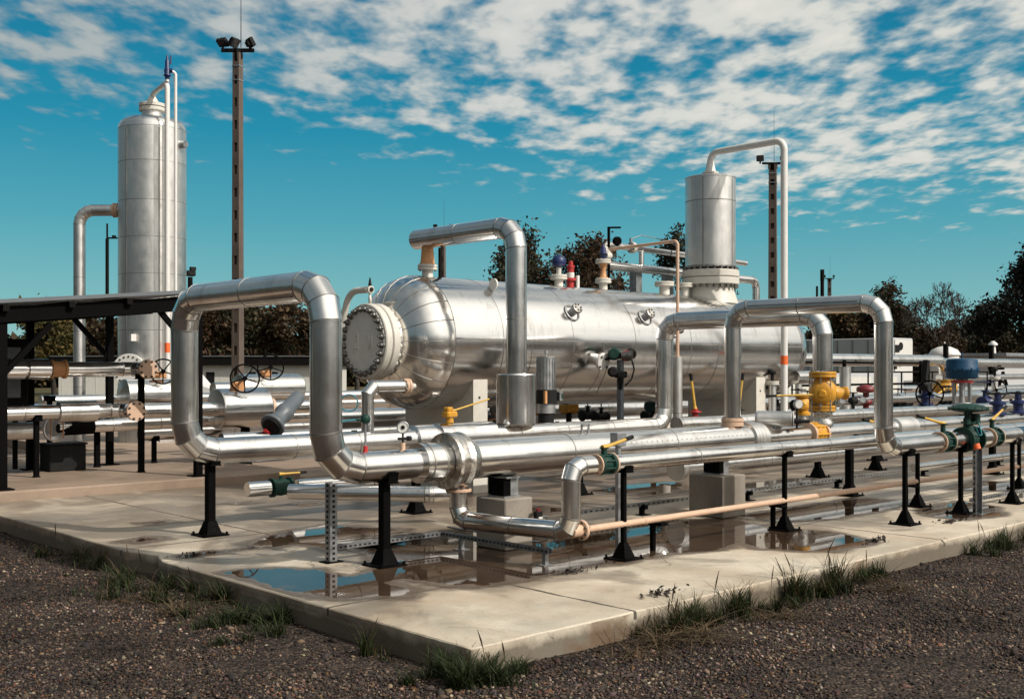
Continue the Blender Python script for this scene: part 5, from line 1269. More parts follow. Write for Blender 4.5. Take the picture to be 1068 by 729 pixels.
# ------------------------------------------------------------------ light masts
def mast(x, y, h, wd, label, steps, heads):
    t = thing('light_mast', label, 'light mast', (x,y,-.18), 'concrete light masts')
    mb = MB(); w1 = wd*.80; th = .30
    def wat(z): return wd+(w1-wd)*z/h
    n_ = steps; zs = [h*k/n_ for k in range(n_+1)]
    core = MB()
    for k in range(n_):
        z0, z1 = zs[k], zs[k+1]; a = wat(z0)/2; zz0, zz1 = z0+(z1-z0)*.60, z1
        # two side chords and a rung: pockets stay open on the -x face
        core.box((x+a*.45,y,(z0+z1)/2-.18), (a*1.08,a*2*.98,(z1-z0)*1.001))
        for s_ in (-1,1): core.box((x-a*.56,y+s_*a*.72,(z0+z1)/2-.18), (a*.88,a*.50,(z1-z0)*1.0))
        core.box((x-a*.55,y,(z0+zz0)/2-.18), (a*.86,a*.95,(zz0-z0)))
    q_ = R(28); cq, sq = math.cos(q_), math.sin(q_)
    core.v = [(x+(vx_-x)*cq-(vy_-y)*sq, y+(vx_-x)*sq+(vy_-y)*cq, vz_) for vx_, vy_, vz_ in core.v]
    core.build('pole', 'mast', t)
    for z_ in (h-.55,h-.95):
        mb = MB(); mb.box((x,y,z_), (w1*1.12,w1*1.12,.035), Matrix.Rotation(R(28),3,'Z')); mb.build('clamp', 'galv', t)
    mb = MB(); u = V((.73,-.683,0)); c = V((x,y,h-.10))
    mb.box(c, (.92,.09,.09), Matrix((u, V((.683,.73,0)), V((0,0,1)))).transposed()); mb.box(c+V((0,0,-.12)), (w1*.9,w1*.9,.25)); mb.build('crossarm', 'darksteel', t)
    for (off, yaw, tilt) in heads:
        rot = Matrix.Rotation(yaw, 3, 'Z') @ Matrix.Rotation(tilt, 3, 'X'); p = c+u*off+V((0,0,.22))
        mb = MB(); mb.box(p, (.32,.12,.26), rot, bev=.02); mb.box(p+rot@V((0,.09,0)), (.2,.09,.16), rot, bev=.02); mb.box(p-V((0,0,.14)), (.05,.05,.2)); fl = mb.build('floodlight', 'rubber', t)
        mb = MB(); mb.box(p+rot@V((0,-.063,0)), (.27,.006,.21), rot); mb.build('lens', 'glass', fl)
    mb = MB(); mb.cyl((x+.1,y,h),(x+.1,y,h+2.2), .012, .006, 6); mb.build('lightning_rod', 'darksteel', t)
    return t
mast(15.55,27.90,10.75,.26,'tall brown concrete light mast right of the column vessel', 17, ((-.10,R(20),R(35)),(.36,R(80),R(-30)),(-.42,R(-60),R(60))))
mast(41.1,27.3,10.75,.40,'brown concrete light mast beside the white vent pipe', 17, ((-.55,R(-60),R(20)),(.45,R(30),R(10))))
mast(97.4,58.15,10.75,.44,'far concrete light mast above the trees on the right', 12, ((-.55,R(-60),R(20)),(.45,R(30),R(10))))
mast(54.2,65.7,12.6,.40,'light mast whose lamps peek over the pipe arch by the vessel', 12, ((-.6,R(-60),R(20)),(.6,R(30),R(10))))
t = thing('lamp_pole', 'short far lamp pole right of the column', 'pole', (28.2,55.75,-.18))
mb = MB(); mb.cyl((28.2,55.75,-.18),(28.2,55.75,6.7), .16, .13, 10); mb.build('pole', 'darksteel', t)
mb = MB(); mb.box((28.2,55.75,6.9), (.5,.4,.3), bev=.05); mb.box((28.3,55.65,7.15), (.3,.2,.2)); mb.build('lamp_head', 'rubber', t)
t = thing('small_vent', 'short dark twin stub behind the right loop crossover', 'vent', (34.0,20.4,1))
mb = MB(); mb.cyl((26.6,16.1,1.0),(26.6,16.1,4.12), .05); mb.cyl((26.6,16.1,4.1),(26.6,16.1,4.4), .055); mb.cyl((26.5,16.2,3.6),(26.5,16.2,3.95), .03); mb.build('pipe', 'darksteel', t)

# ------------------------------------------------------------------ buildings and vehicles behind
RV, FV = V((.73,-.683,0)), V((.683,.73,0))
RM = Matrix((RV, FV, V((0,0,1)))).transposed()
def obox(mb, o, a, b, c, su, sv, sz, mi=0, bev=0): mb.box(o+RV*a+FV*b+V((0,0,c)), (su,sv,sz), RM, mi, bev)
o = V((28.5,55.4,-.18)); t = thing('site_cabin', 'long low pale cabin with a dark flat roof behind the left loop', 'cabin', o)
mb = MB(); obox(mb, o, 0, 1.5, 1.05, 15.2, 3.0, 2.1)
for k in range(25): obox(mb, o, -7.4+k*.615, -.008, 1.05, .03, .012, 2.08)
mb.build('wall', 'offwhite', t)
mb = MB(); obox(mb, o, 0, 1.4, 2.33, 15.8, 3.6, .44, bev=.02); mb.build('roof', 'darksteel', t)
mb = MB(); obox(mb, o, 0, -.42, 2.58, 15.8, .06, .05); mb.build('roof_trim', 'galv', t)
mb = MB(); obox(mb, o, 0, -.03, 2.07, 15.3, .05, .06); mb.build('eaves', 'white', t)
def win(a, z, wd, h, frame='white'):
    mb = MB(); obox(mb, o, a, -.02, z, wd, .05, h); f = mb.build('window', frame, t)
    mb = MB(); obox(mb, o, a, -.048, z, wd-.16, .012, h-.16); mb.build('pane', 'glass', f)
win(4.15,1.55,.52,.52); win(2.95,1.55,.52,.55)
mb = MB(); obox(mb, o, .65, -.02, 1.35, .46, .04, .75); mb.build('vent_grille', 'rubber', t)
mb = MB(); obox(mb, o, -3.5, -.02, 1.0, .9, .04, 1.95); mb.build('door', 'greyact', t)
# van under the shelter line of sight
o = V((17.5,37.0,-.18)); t = thing('parked_van', 'white van parked beyond the shelter, mostly hidden', 'van', o)
mb = MB(); prof = [(-1.1,.35),(-1.1,2.02),(-.95,2.12),(.7,2.12),(1.35,1.35),(1.95,1.15),(2.0,.35)]
vs = [o+RV*a+FV*b+V((0,0,c)) for b in (0,1.8) for a, c in prof]; n = len(prof)
mb.add(vs, [tuple(range(n)), tuple(range(2*n-1,n-1,-1))]+[(i,n+i,n+(i+1)%n,(i+1)%n) for i in range(n)]); mb.build('body', 'white', t)
mb = MB(); mb.add([o+RV*a+FV*(-.008)+V((0,0,c)) for a, c in ((.0,1.4),(0,1.95),(.62,1.95),(1.12,1.4))], [(0,1,2,3)]); mb.build('window', 'glass', t)
for a in (-.6,1.25):
    mb = MB(); c = o+RV*a+FV*(-.01)+V((0,0,.36)); mb.cyl(c, c+FV*.24, .36, seg=24); wh = mb.build('wheel', 'rubber', t)
    mb = MB(); mb.cyl(c-FV*.01, c+FV*.05, .20, seg=20); mb.build('rim', 'galv', wh)
# trailer on the right
o = V((65.5,34.6,-.18)); t = thing('box_trailer', 'long grey box trailer with a pale end panel behind the right loop', 'trailer', o)
mb = MB(); mb.box(o+V((1.3,3.9,2.45)), (2.6,7.8,2.85), bev=.04); mb.build('box', 'trailer', t)
mb = MB(); mb.box(o+V((1.35,-.03,2.45)), (2.3,.04,2.6)); e_ = mb.build('end_panel', 'white', t)
mb = MB(); mb.box(o+V((.45,-.08,3.2)), (.5,.05,.45)); mb.cyl(o+V((.9,-.06,3.35)), o+V((.9,-.10,3.35)), .25); mb.cyl(o+V((.8,-.06,2.3)), o+V((.8,-.10,2.3)), .25); mb.box(o+V((.25,-.06,2.3)), (.3,.05,.8)); mb.build('vent', 'rubber', e_)
for k in range(7):
    mb = MB(); mb.box(o+V((-.03,.6+k*1.1,2.45)), (.04,.06,2.7)); mb.build('rib', 'galv', t)
mb = MB(); mb.box(o+V((1.3,3.9,.85)), (2.3,7.4,.25)); mb.build('chassis', 'rubber', t)
for (yy) in (1.2,2.5,6.5):
    mb = MB(); mb.cyl(o+V((.05,yy,.5)), o+V((.4,yy,.5)), .5, seg=24); mb.build('wheel', 'rubber', t)
o = V((43.75,20.85,-.18)); t = thing('storage_tank', 'small pale round tank with a shallow dome beyond the blue actuator', 'tank', o)
mb = MB(); mb.cyl(o, o+V((0,0,2.45)), .56, seg=40, caps=False); mb.build('shell', 'white', t)
mb = MB(); mb.lathe(o+V((0,0,2.45)), (0,0,1), [(.62,0),(.62,.05),(.5,.22),(.25,.34),(.001,.38)], 40); mb.cyl(o+V((0,0,2.8)),o+V((0,0,3.0)), .03); mb.build('dome', 'white', t)

# ------------------------------------------------------------------ right-hand pipework behind
t = thing('overhead_pipe', 'thick white-topped pipe at eye level behind the right loop', 'pipe', (24,13.5,1.9))
pipe(t, [(18.9,13.5,1.91),(28.35,13.5,1.92),(28.35,13.5,1.40)], .145, .35, gores=3, seam=1.9, names=['straight_run','drop'])
t = thing('gas_valve', 'yellow valve under the bend of the eye level pipe', 'valve', (28.35,13.5,1.0))
vx, vy = 28.35, 13.5
mb = MB(); mb.lathe((vx,vy,1.0), (0,0,1), [(.15,0),(.22,.0),(.22,.05),(.2,.06),(.30,.12),(.32,.2),(.30,.30),(.2,.36),(.22,.37),(.22,.42)], 32); mb.build('body', 'yellow', t)
mb = MB()
for k in range(6):
    a = 2*PI*k/6; mb.cyl((vx+.3*math.cos(a),vy+.3*math.sin(a),.95),(vx+.3*math.cos(a),vy+.3*math.sin(a),1.45), .014, seg=8)
mb.build('tie_rod', 'zinc', t)
mb = MB(); mb.cyl((vx,vy,.03),(vx,vy,1.0), .12); mb.build('foot', 'galv', t)
lever(t, (vx-.25,vy-.15,1.2), (vx-1.6,vy-.5,1.02), grip=.1, r=.022)
t = thing('handrail', 'thin dark handrail in front of the trailer', 'handrail', (26,14.6,.03))
mb = MB()
for z_ in (1.02,1.62): mb.cyl((19.5,14.8,z_),(34,14.8,z_), .022, seg=8)
for k in range(9): mb.cyl((19.5+k*1.8,14.8,.03),(19.5+k*1.8,14.8,1.62), .022, seg=8)
mb.build('rail', 'darksteel', t)
t = thing('equipment_skid', 'long pale equipment panel behind the thin handrail', 'cabinet', (27,16.2,.03))
mb = MB(); mb.box((26.0,16.4,.95), (9.5,1.0,1.3), bev=.02)
mb.build('case', 'trailer', t)
for k in range(6):
    mb = MB(); mb.box((22.2+k*1.5,15.885,.95), (1.2,.03,1.05)); mb.build('door', 'offwhite', t)
mb = MB(); mb.box((26,16.4,.17), (9.3,.9,.26)); mb.build('plinth', 'rubber', t)
t = thing('standpipe', 'pale upright pipe behind the red valve', 'pipe', (21.0,12.4,0)); pipe(t, [(21.4,12.4,.0),(21.4,12.4,1.75)], .12, seam=.7, mat='dull', names=['riser'])
t = thing('curved_pipe', 'white bent pipe behind the yellow gas valve', 'pipe', (18.4,11.0,1.2)); pipe(t, [(17.4,11.1,1.55),(18.6,11.1,1.55),(18.6,11.1,.9)], .12, .2, seam=0, mat='alu', smooth_elbow=True, gores=5)
t = thing('red_valve', 'dark red mushroom shaped valve right of the yellow gas valve', 'valve', (21.6,12,.9))
vx, vy = 20.3, 11.3
mb = MB(); mb.lathe((vx,vy,1.22), (0,0,1), [(.05,0),(.17,.02),(.19,.05),(.18,.12),(.08,.16),(.03,.17)], 28); mb.build('head', 'red', t)
mb = MB(); mb.cyl((vx,vy,.85),(vx,vy,1.22), .06); mb.lathe((vx,vy,.98), (0,0,1), [(.09,0),(.12,.03),(.12,.09),(.08,.12)], 20); mb.build('body', 'red', t)
mb = MB(); mb.cyl((vx,vy,.03),(vx,vy,.85), .08); mb.build('foot', 'galv', t)
for i, (x_, y_, mt, lab) in enumerate(((17.2,10.6,'rubber','small dark valve left of the red mushroom valve, nearest the yellow valve'),(18.1,10.75,'green','small dark green valve second from the yellow gas valve'),(19.1,10.9,'rubber','small dark valve just left of the red mushroom valve'))):
    t = thing('needle_valve', lab, 'valve', (x_,y_,.97), 'small valves on the rear pipe')
    mb = MB(); mb.cyl((x_,y_,.93),(x_,y_,1.08), .035); mb.lathe((x_-.09,y_,1.1), (1,0,0), [(.05,0),(.07,.02),(.07,.05),(.05,.07),(.06,.12),(.07,.14),(.07,.17),(.05,.18)], 16); mb.cyl((x_,y_,1.1),(x_,y_,1.24), .025); mb.build('body', mt, t)
    mb = MB(); mb.torus((x_,y_,1.25), (0,0,1), .075, .012, 20, 6); mb.box((x_,y_,1.25), (.15,.014,.012)); mb.build('handwheel', mt, t)
    mb = MB(); mb.lathe((x_+.16,y_-.10,1.12), (-.6,-.8,0), [(.05,0),(.055,.01),(.055,.04)], 16); mb.build('gauge', 'galv', t)
# gate valve with the big black handwheel
t = thing('gate_valve', 'navy gate valve with a big upright black handwheel', 'valve', (20.9,10.35,.9))
mb = MB(); mb.lathe((20.9,10.35,.96), (0,0,1), [(.10,0),(.15,.0),(.15,.05),(.09,.07),(.09,.16),(.16,.18),(.16,.22),(.08,.25),(.08,.32)], 24, True, True); mb.build('body', 'navy', t)
mb = MB(); mb.cyl((20.9,10.35,1.24),(20.9,10.35,1.5), .05); mb.box((20.8,10.3,1.36), (.3,.16,.16), bev=.03); mb.cyl((20.7,10.2,1.36),(20.25,9.95,1.24), .025); mb.build('gear_head', 'rubber', t)
handwheel(t, (20.22,9.93,1.23), (-.95,-.25,.05), .25, n=5, rr=.016)
mb = MB(); mb.box((20.9,10.35,1.68), (.10,.10,.4), Matrix.Rotation(R(12),3,'Y')); mb.build('indicator', 'rubber', t)
# blue actuator
t = thing('blue_actuator', 'large blue drum actuator on the valve above the rear pipe at right', 'actuator', (22.5,10.35,.9))
vx, vy = 22.5, 10.35
mb = MB(); mb.lathe((vx,vy,1.50), (0,0,1), [(.26,0),(.31,.02),(.315,.16),(.325,.17),(.325,.21),(.315,.22),(.31,.37),(.28,.41),(.10,.42)], 40, True, False)
for k in range(12):
    a = 2*PI*k/12; mb.cyl((vx+.325*math.cos(a),vy+.325*math.sin(a),1.655),(vx+.325*math.cos(a),vy+.325*math.sin(a),1.725), .016, seg=6)
mb.cyl((vx,vy,1.92),(vx,vy,2.05), .015); mb.build('drum', 'blue', t)
mb = MB(); mb.cyl((vx,vy,1.42),(vx,vy,1.47), .22, seg=28); mb.build('ring', 'brightred', t)
mb = MB(); mb.cyl((vx,vy,1.47),(vx,vy,1.50), .12)
for s_ in (-1,1): mb.box((vx+s_*.16*.73,vy-s_*.16*.683,1.2), (.06,.06,.44))
mb.cyl((vx,vy,.95),(vx,vy,1.42), .06); mb.lathe((vx,vy,.95), (0,0,1), [(.16,0),(.19,.0),(.19,.05),(.10,.07)], 24); mb.build('yoke', 'galv', t)
handwheel(t, (vx+.85,vy-.35,1.26), (-.85,-.5,0), .20, n=4, rr=.012)
# twin navy valves
for i, (x_, lab) in enumerate(((18.1,'left navy valve of the pair at the right edge'),(18.9,'right navy valve of the pair at the right edge'))):
    t = thing('gate_valve', lab, 'valve', (x_,7.73,.95), 'pair of navy valves')
    mb = MB(); mb.lathe((x_,7.73,.955), (0,0,1), [(.09,0),(.14,.0),(.14,.04),(.08,.05),(.08,.15),(.13,.17),(.13,.21),(.06,.23),(.05,.33)], 24, True, True); mb.build('body', 'navy', t)
    mb = MB(); mb.torus((x_,7.73,1.30), (0,0,1), .17, .016, 28, 8); mb.box((x_,7.73,1.30), (.33,.02,.016)); mb.box((x_,7.73,1.30), (.02,.33,.016)); mb.cyl((x_,7.73,1.28),(x_,7.73,1.33), .035); mb.build('handwheel', 'rubber', t)
t = thing('pipe_sleeve', 'pale blue-white patched sleeve on the pipe behind the long front riser', 'pipe sleeve', (15,7.73,PZ))
mb = MB(); mb.lathe((14.6,7.73,PZ), (1,0,0), [(.113,0),(.15,.02),(.15,.55),(.113,.58)], 28, True, True); mb.build('wrap', 'dull', t)
# rack of pipes at the far right
for (z_, r_, lab) in ((1.90,.13,'uppermost pale pipe of the rack at the far right'),(1.45,.09,'middle pale pipe of the rack at the far right'),(1.05,.13,'lowest pale pipe of the rack at the far right')):
    t = thing('rack_pipe', lab, 'pipe', (33,15.2,z_)); pipe(t, [(31.5,15.2,z_),(70,15.2,z_)], r_, seam=2.5, names=['pipe_jacket'])
t = thing('pipe_rack', 'dark steel rack frame holding the pale pipes at the far right', 'pipe rack', (38,15.5,.03))
for k in range(6):
    mb = MB(); x_ = 32.5+k*3.2
    mb.box((x_,15.45,1.25), (.12,.12,2.45)); mb.box((x_,15.3,1.72), (.10,.5,.08)); mb.box((x_,15.3,1.30), (.10,.5,.08)); mb.build('upright', 'darksteel', t)
    mb = MB(); mb.cyl((x_,15.5,.1),(x_+1.0,15.5,1.6), .05); mb.cyl((x_+2.0,15.5,.1),(x_+1.0,15.5,1.6), .05); mb.build('brace', 'darksteel', t)
t = thing('vessel_shed', 'long low grey plant roof beyond the rack at the far right', 'shed', (60,22,-.18))
mb = MB(); mb.box((62,22.5,1.25), (26,3.0,2.0), bev=.03); mb.build('wall', 'trailer', t)
mb = MB(); mb.box((62,22.3,2.33), (26.6,3.8,.15), bev=.02); mb.build('roof', 'galv', t)
for k in range(6):
    mb = MB(); x_ = 51+k*4.0; mb.cyl((x_,22,2.4),(x_,22,2.85), .14, .10, 14); mb.lathe((x_,22,2.8), (0,0,1), [(.2,0),(.2,.08),(.05,.2)], 14); mb.build('roof_vent', 'white', t)

# lever valves under the vessel and small gear
for i, (x_, y_, lean, lab) in enumerate(((14.35,11.0,-.07,'upright yellow lever with black grip right of the silver sleeve'),(15.55,11.0,.07,'upright yellow lever with black grip behind the right loop riser'))):
    t = thing('lever_valve', lab, 'valve', (x_,y_,.8), 'lever valves in front of the vessel')
    lever(t, (x_,y_,1.05), (x_+lean,y_-lean*.5,1.63), grip=.2, r=.02)
    mb = MB(); mb.cyl((x_,y_,.75),(x_,y_,1.06), .05); mb.lathe((x_,y_,1.0), (0,0,1), [(.03,0),(.10,.0),(.10,.02),(.03,.02)], 20); mb.build('body', 'brightred' if i == 0 else 'rubber', t)
    mb = MB(); mb.cyl((x_,y_,0),(x_,y_,.75), .04); mb.build('foot', 'galv', t)
for i, (x_, y_, mt, lab) in enumerate(((13.0,13.2,'yellow','yellow valve left of the transmitter post under the vessel'),(13.9,13.4,'yellow','yellow valve right of the transmitter post under the vessel'),(15.6,12.9,'green','dark green valve box under the vessel near the yellow lever'))):
    t = thing('small_valve', lab, 'valve', (x_,y_,1.0))
    mb = MB(); mb.lathe((x_-.14,y_,1.03), (1,0,0), [(.08,0),(.11,.0),(.11,.04),(.08,.05),(.10,.14),(.08,.23),(.11,.24),(.11,.28)], 20); mb.box((x_+.05,y_-.02,1.14), (.16,.10,.10), bev=.02); mb.build('body', mt, t)
    mb = MB(); mb.cyl((x_,y_,0),(x_,y_,.94), .05); mb.build('foot', 'rubber', t)
t = thing('instrument_rack', 'dark rack of small instruments and tubing under the vessel', 'instrument rack', (11.6,12.9,0))
mb = MB()
for x_ in (10.9,11.35,11.8): mb.box((x_,12.9,.60), (.05,.05,1.2))
mb.box((11.35,12.9,1.12), (1.0,.06,.06)); mb.box((11.35,12.9,.92), (1.0,.05,.05)); mb.build('frame', 'rubber', t)
for k in range(5):
    mb = MB(); c = V((10.95+k*.21, 12.80, .98+.08*(k%2))); mb.lathe(c, (-.5,-.85,0), [(.04,0),(.07,.01),(.07,.06),(.05,.07)], 16); mb.cyl(c+V((.02,0,-.16)), c+V((.02,0,.0)), .025); mb.build('instrument', ('rubber','bolt','navy','bolt','red')[k], t)
mb = MB(); mb.wire([(11.5,12.7,1.0),(11.75,12.65,1.10),(12.0,12.7,1.0),(12.1,12.7,.9)], .012); mb.wire([(11.4,12.7,.92),(11.9,12.62,.95),(12.2,12.7,.92)], .012); mb.build('tubing', 'orange', t)

# ------------------------------------------------------------------ trees
def tree(name, label, cat, x, y, h, sprd, nleaf, ls, cols, bare=False, trunk=.2, seed=0, base=.22, group='trees beyond the yard', levels=5, wid=None):
    rs_ = random.Random(seed); rn = np.random.default_rng(seed)
    t = thing(name, label, cat, (x,y,-.18), group)
    segs = []; tips = []
    def grow(p, d, ln, r, lv):
        n_ = 3; q = p
        for k in range(n_):
            d = (d+V((rs_.gauss(0,.13),rs_.gauss(0,.13),rs_.gauss(.03,.07)))).normalized()
            q2 = q+d*ln/n_; r2 = r*(1-.22*(k+1)/n_*1.0); segs.append((q, q2, r, r2)); q = q2; r = r2
            if lv <= levels-2: tips.append((q, lv))
        if lv == 0: tips.append((q, 0)); return
        nb_ = 3 if lv > 1 else (4 if bare else 3)
        for k in range(nb_):
            a = 2*PI*(k+rs_.random()*.7)/nb_; u, w_ = perp(d); an = rs_.uniform(.28,.75)*sprd
            nd = (d*math.cos(an)+(u*math.cos(a)+w_*math.sin(a))*math.sin(an)).normalized()
            grow(q, nd, ln*rs_.uniform(.62,.86), r*.66, lv-1)
    tot = sum(.74**k for k in range(levels+1))*.80
    grow(V((x,y,-.18)), V((rs_.gauss(0,.04),rs_.gauss(0,.04),1)).normalized(), h/tot*(1.0 if not bare else .95), trunk, levels)
    zmax = max(s_[1].z for s_ in segs); k_ = (h)/(zmax+.18)
    ext = sorted(math.hypot(p.x-x, p.y-y) for p, l in tips)[int(len(tips)*.93)]
    kx = (wid if wid else h*.36)/max(ext,.1)
    sc_ = lambda p: V((x+(p.x-x)*kx, y+(p.y-y)*kx, -.18+(p.z+.18)*k_))
    mb = MB()
    for a, b, r0, r1 in segs:
        if (a-b).length < 1e-4: continue
        mb.cyl(sc_(a), sc_(b), max(r0,.022 if bare else .012), max(r1,.018 if bare else .010), 6 if r0 > .05 else 4, caps=False)
    mb.build('trunk', 'bark', t)
    if nleaf:
        T = np.array([tuple(sc_(p)) for p, l in tips if sc_(p).z > base*h]); 
        cl = rn.integers(0, len(T), nleaf); c = T[cl]+rn.normal(0, ls*1.5, (nleaf,3))
        tone = rn.uniform(.45,1.3,len(T))[cl]*rn.uniform(.75,1.25,nleaf)
        ci = np.array(cols)[(rn.random(len(T))*len(cols)).astype(int)[cl]]*tone[:,None]
        u = rn.normal(0,1,(nleaf,3)); u /= np.linalg.norm(u,axis=1)[:,None]; v = rn.normal(0,1,(nleaf,3)); v -= u*(u*v).sum(1)[:,None]; v /= np.linalg.norm(v,axis=1)[:,None]
        s_ = ls*rn.uniform(.45,1.1,nleaf)[:,None]
        vs = np.stack([c-u*s_, c-v*s_*.55, c+u*s_, c+v*s_*.55],1).reshape(-1,3)-np.array([x,y,-.18])
        me = bpy.data.meshes.new('crown'); me.vertices.add(len(vs)); me.vertices.foreach_set('co', vs.ravel())
        me.loops.add(nleaf*4); me.loops.foreach_set('vertex_index', np.arange(nleaf*4)); me.polygons.add(nleaf); me.polygons.foreach_set('loop_start', np.arange(nleaf)*4)
        cc_ = np.ones((nleaf*4,4),np.float32); cc_[:,:3] = np.repeat(ci,4,0); me.attributes.new('tint','FLOAT_COLOR','POINT').data.foreach_set('color', cc_.ravel())
        me.update(); me.validate(); me.materials.append(M['leaf']); ob = bpy.data.objects.new('crown', me); COL.objects.link(ob); ob.parent = t
    return t
RUST = [(.070,.036,.020),(.085,.050,.024),(.042,.032,.018),(.060,.040,.020)]; DARKG = [(.026,.030,.014),(.040,.040,.017),(.052,.038,.018)]; OLIVE = [(.09,.072,.022),(.13,.092,.026),(.055,.052,.018)]; BROWN = [(.080,.050,.026),(.098,.062,.030),(.052,.038,.020)]
# behind the vessel
tree('autumn_tree','tallest dark tree behind the vessel, left of the red valve','tree',43.9,43.9,10.1,.95,5200,.145,DARKG+BROWN[:1],seed=3,trunk=.2,wid=3.1)
tree('autumn_tree','rust brown tree behind the vessel, right of the tallest one','tree',42.8,39.8,8.9,1.0,5600,.145,RUST,seed=11,trunk=.18,wid=2.5)
tree('autumn_tree','lower dark tree at the left end of the group behind the vessel','tree',41.7,43.9,8.0,.95,3800,.15,DARKG,seed=5,trunk=.15,wid=2.0)
tree('autumn_tree','small dark tree behind the blue spring valve on the vessel','tree',47.5,43.2,8.2,.9,1500,.14,DARKG+RUST[:1],seed=17,trunk=.16,wid=1.9)
tree('autumn_tree','dark tree peeking out left of the upright clad cylinder','tree',49.3,38.7,9.8,.8,4600,.15,DARKG,seed=21,trunk=.16,wid=2.2)
# dark rows on the left
i = 0
for (x_, y_, h_, cols, lab) in ((36.5,74.5,6.6,BROWN,'dark tree behind the cabin roof, leftmost in the left loop'),(39.5,74.0,6.5,RUST,'rust brown tree behind the cabin, second in the left loop'),(42.3,73.5,6.8,DARKG,'dark green tree behind the cabin in the middle of the left loop'),(44.0,70.3,6.6,BROWN,'brown tree behind the cabin, right of the middle of the left loop'),(46.6,71.5,6.6,DARKG,'dark tree behind the cabin beside the near riser'),(49.5,70.5,5.6,DARKG,'dark tree behind the relief fitting on the end cover'),(30.0,80.0,6.3,OLIVE,'yellow-green tree seen under the shelter roof'),(33.0,81.5,6.4,RUST,'rust brown tree seen left of the column side pipe'),(34.5,78.0,6.2,BROWN,'brown tree between the side pipe and the column')):
    tree('autumn_tree', lab, 'tree', x_, y_, h_, 1.1, 5200, .22, cols, seed=31+i, trunk=.2, base=.02, levels=4, wid=2.6); i += 1
# on the right
tree('autumn_tree','low rust coloured tree behind the trailer, left of the right riser','tree',81.5,47.2,7.2,1.15,6500,.22,RUST+OLIVE[:1],seed=51,base=.05,levels=4,wid=4.2)
tree('autumn_tree','dark tree with a ragged top directly behind the right riser','tree',84.5,44.5,9.0,.85,3800,.18,DARKG+RUST[:1],seed=53,wid=3.0)
tree('autumn_tree','rust tree low behind the trailer end panel','tree',87.5,44.0,6.2,1.15,5200,.22,RUST,seed=54,base=.05,levels=4,wid=4)
tree('bare_tree','leafless spreading tree right of the right riser','bare tree',82.0,38.9,8.7,1.0,260,.10,BROWN,bare=True,seed=57,trunk=.26,levels=6,base=.3,wid=3.6)
tree('autumn_tree','small dark tree between the bare tree and the tall one','tree',93.0,42.2,6.0,1.1,3000,.20,DARKG,seed=58,base=.05,levels=4,wid=2.0)
tree('autumn_tree','small bushy tree left of the tall dark tree','tree',86.0,36.4,5.2,1.1,3600,.20,DARKG+BROWN[:1],seed=59,base=.05,levels=4,wid=2.2)
tree('tall_tree','tall dense dark tree cut by the right edge','tree',74.8,29.3,9.8,.95,7500,.19,[(.012,.014,.010),(.02,.018,.012)],seed=61,trunk=.3,wid=3.4)
tree('tall_tree','medium dark tree stepping up to the tall one','tree',80.0,33.0,7.4,1.0,5500,.19,[(.012,.014,.010),(.02,.018,.012)],seed=62,base=.04,wid=3.4)
tree('tall_tree','second dense dark tree behind the tall one at the right edge','tree',80.5,28.9,8.6,1.0,6000,.20,[(.012,.014,.010),(.02,.018,.012)],seed=63,wid=3)
# distant wood along the horizon
rn = np.random.default_rng(99); nl = 34000
ang = YAW+R(40)-rn.random(nl)*R(80); dist = 118+rn.random(nl)*14
hh = np.array([5.4+2.0*mnoise.noise(V((a*26,0,0)))+1.1*mnoise.noise(V((a*90,5,0))) for a in ang]); zz_ = -.3+hh*rn.random(nl)**.8
c = np.stack([np.cos(ang)*dist, np.sin(ang)*dist, zz_],1); u = rn.normal(0,1,(nl,3)); u /= np.linalg.norm(u,axis=1)[:,None]; v = np.cross(u, rn.normal(0,1,(nl,3))); v /= np.linalg.norm(v,axis=1)[:,None]
s_ = rn.uniform(.25,.75,nl)[:,None]; vs = np.stack([c-u*s_,c-v*s_*.7,c+u*s_,c+v*s_*.7],1).reshape(-1,3)
me = bpy.data.meshes.new('distant_wood'); me.vertices.add(len(vs)); me.vertices.foreach_set('co', vs.ravel()); me.loops.add(nl*4); me.loops.foreach_set('vertex_index', np.arange(nl*4)); me.polygons.add(nl); me.polygons.foreach_set('loop_start', np.arange(nl)*4)
pc = np.array(RUST+DARKG+OLIVE[2:])[rn.integers(0,8,nl)]*rn.uniform(.6,1.2,(nl,1)); cc_ = np.ones((nl*4,4),np.float32); cc_[:,:3] = np.repeat(pc,4,0)
me.attributes.new('tint','FLOAT_COLOR','POINT').data.foreach_set('color', cc_.ravel()); me.update(); me.validate(); me.materials.append(M['leaf'])
ob = bpy.data.objects.new('distant_wood', me); COL.objects.link(ob); tag(ob, 'dark far-off autumn wood along the horizon', 'wood', kind='stuff')

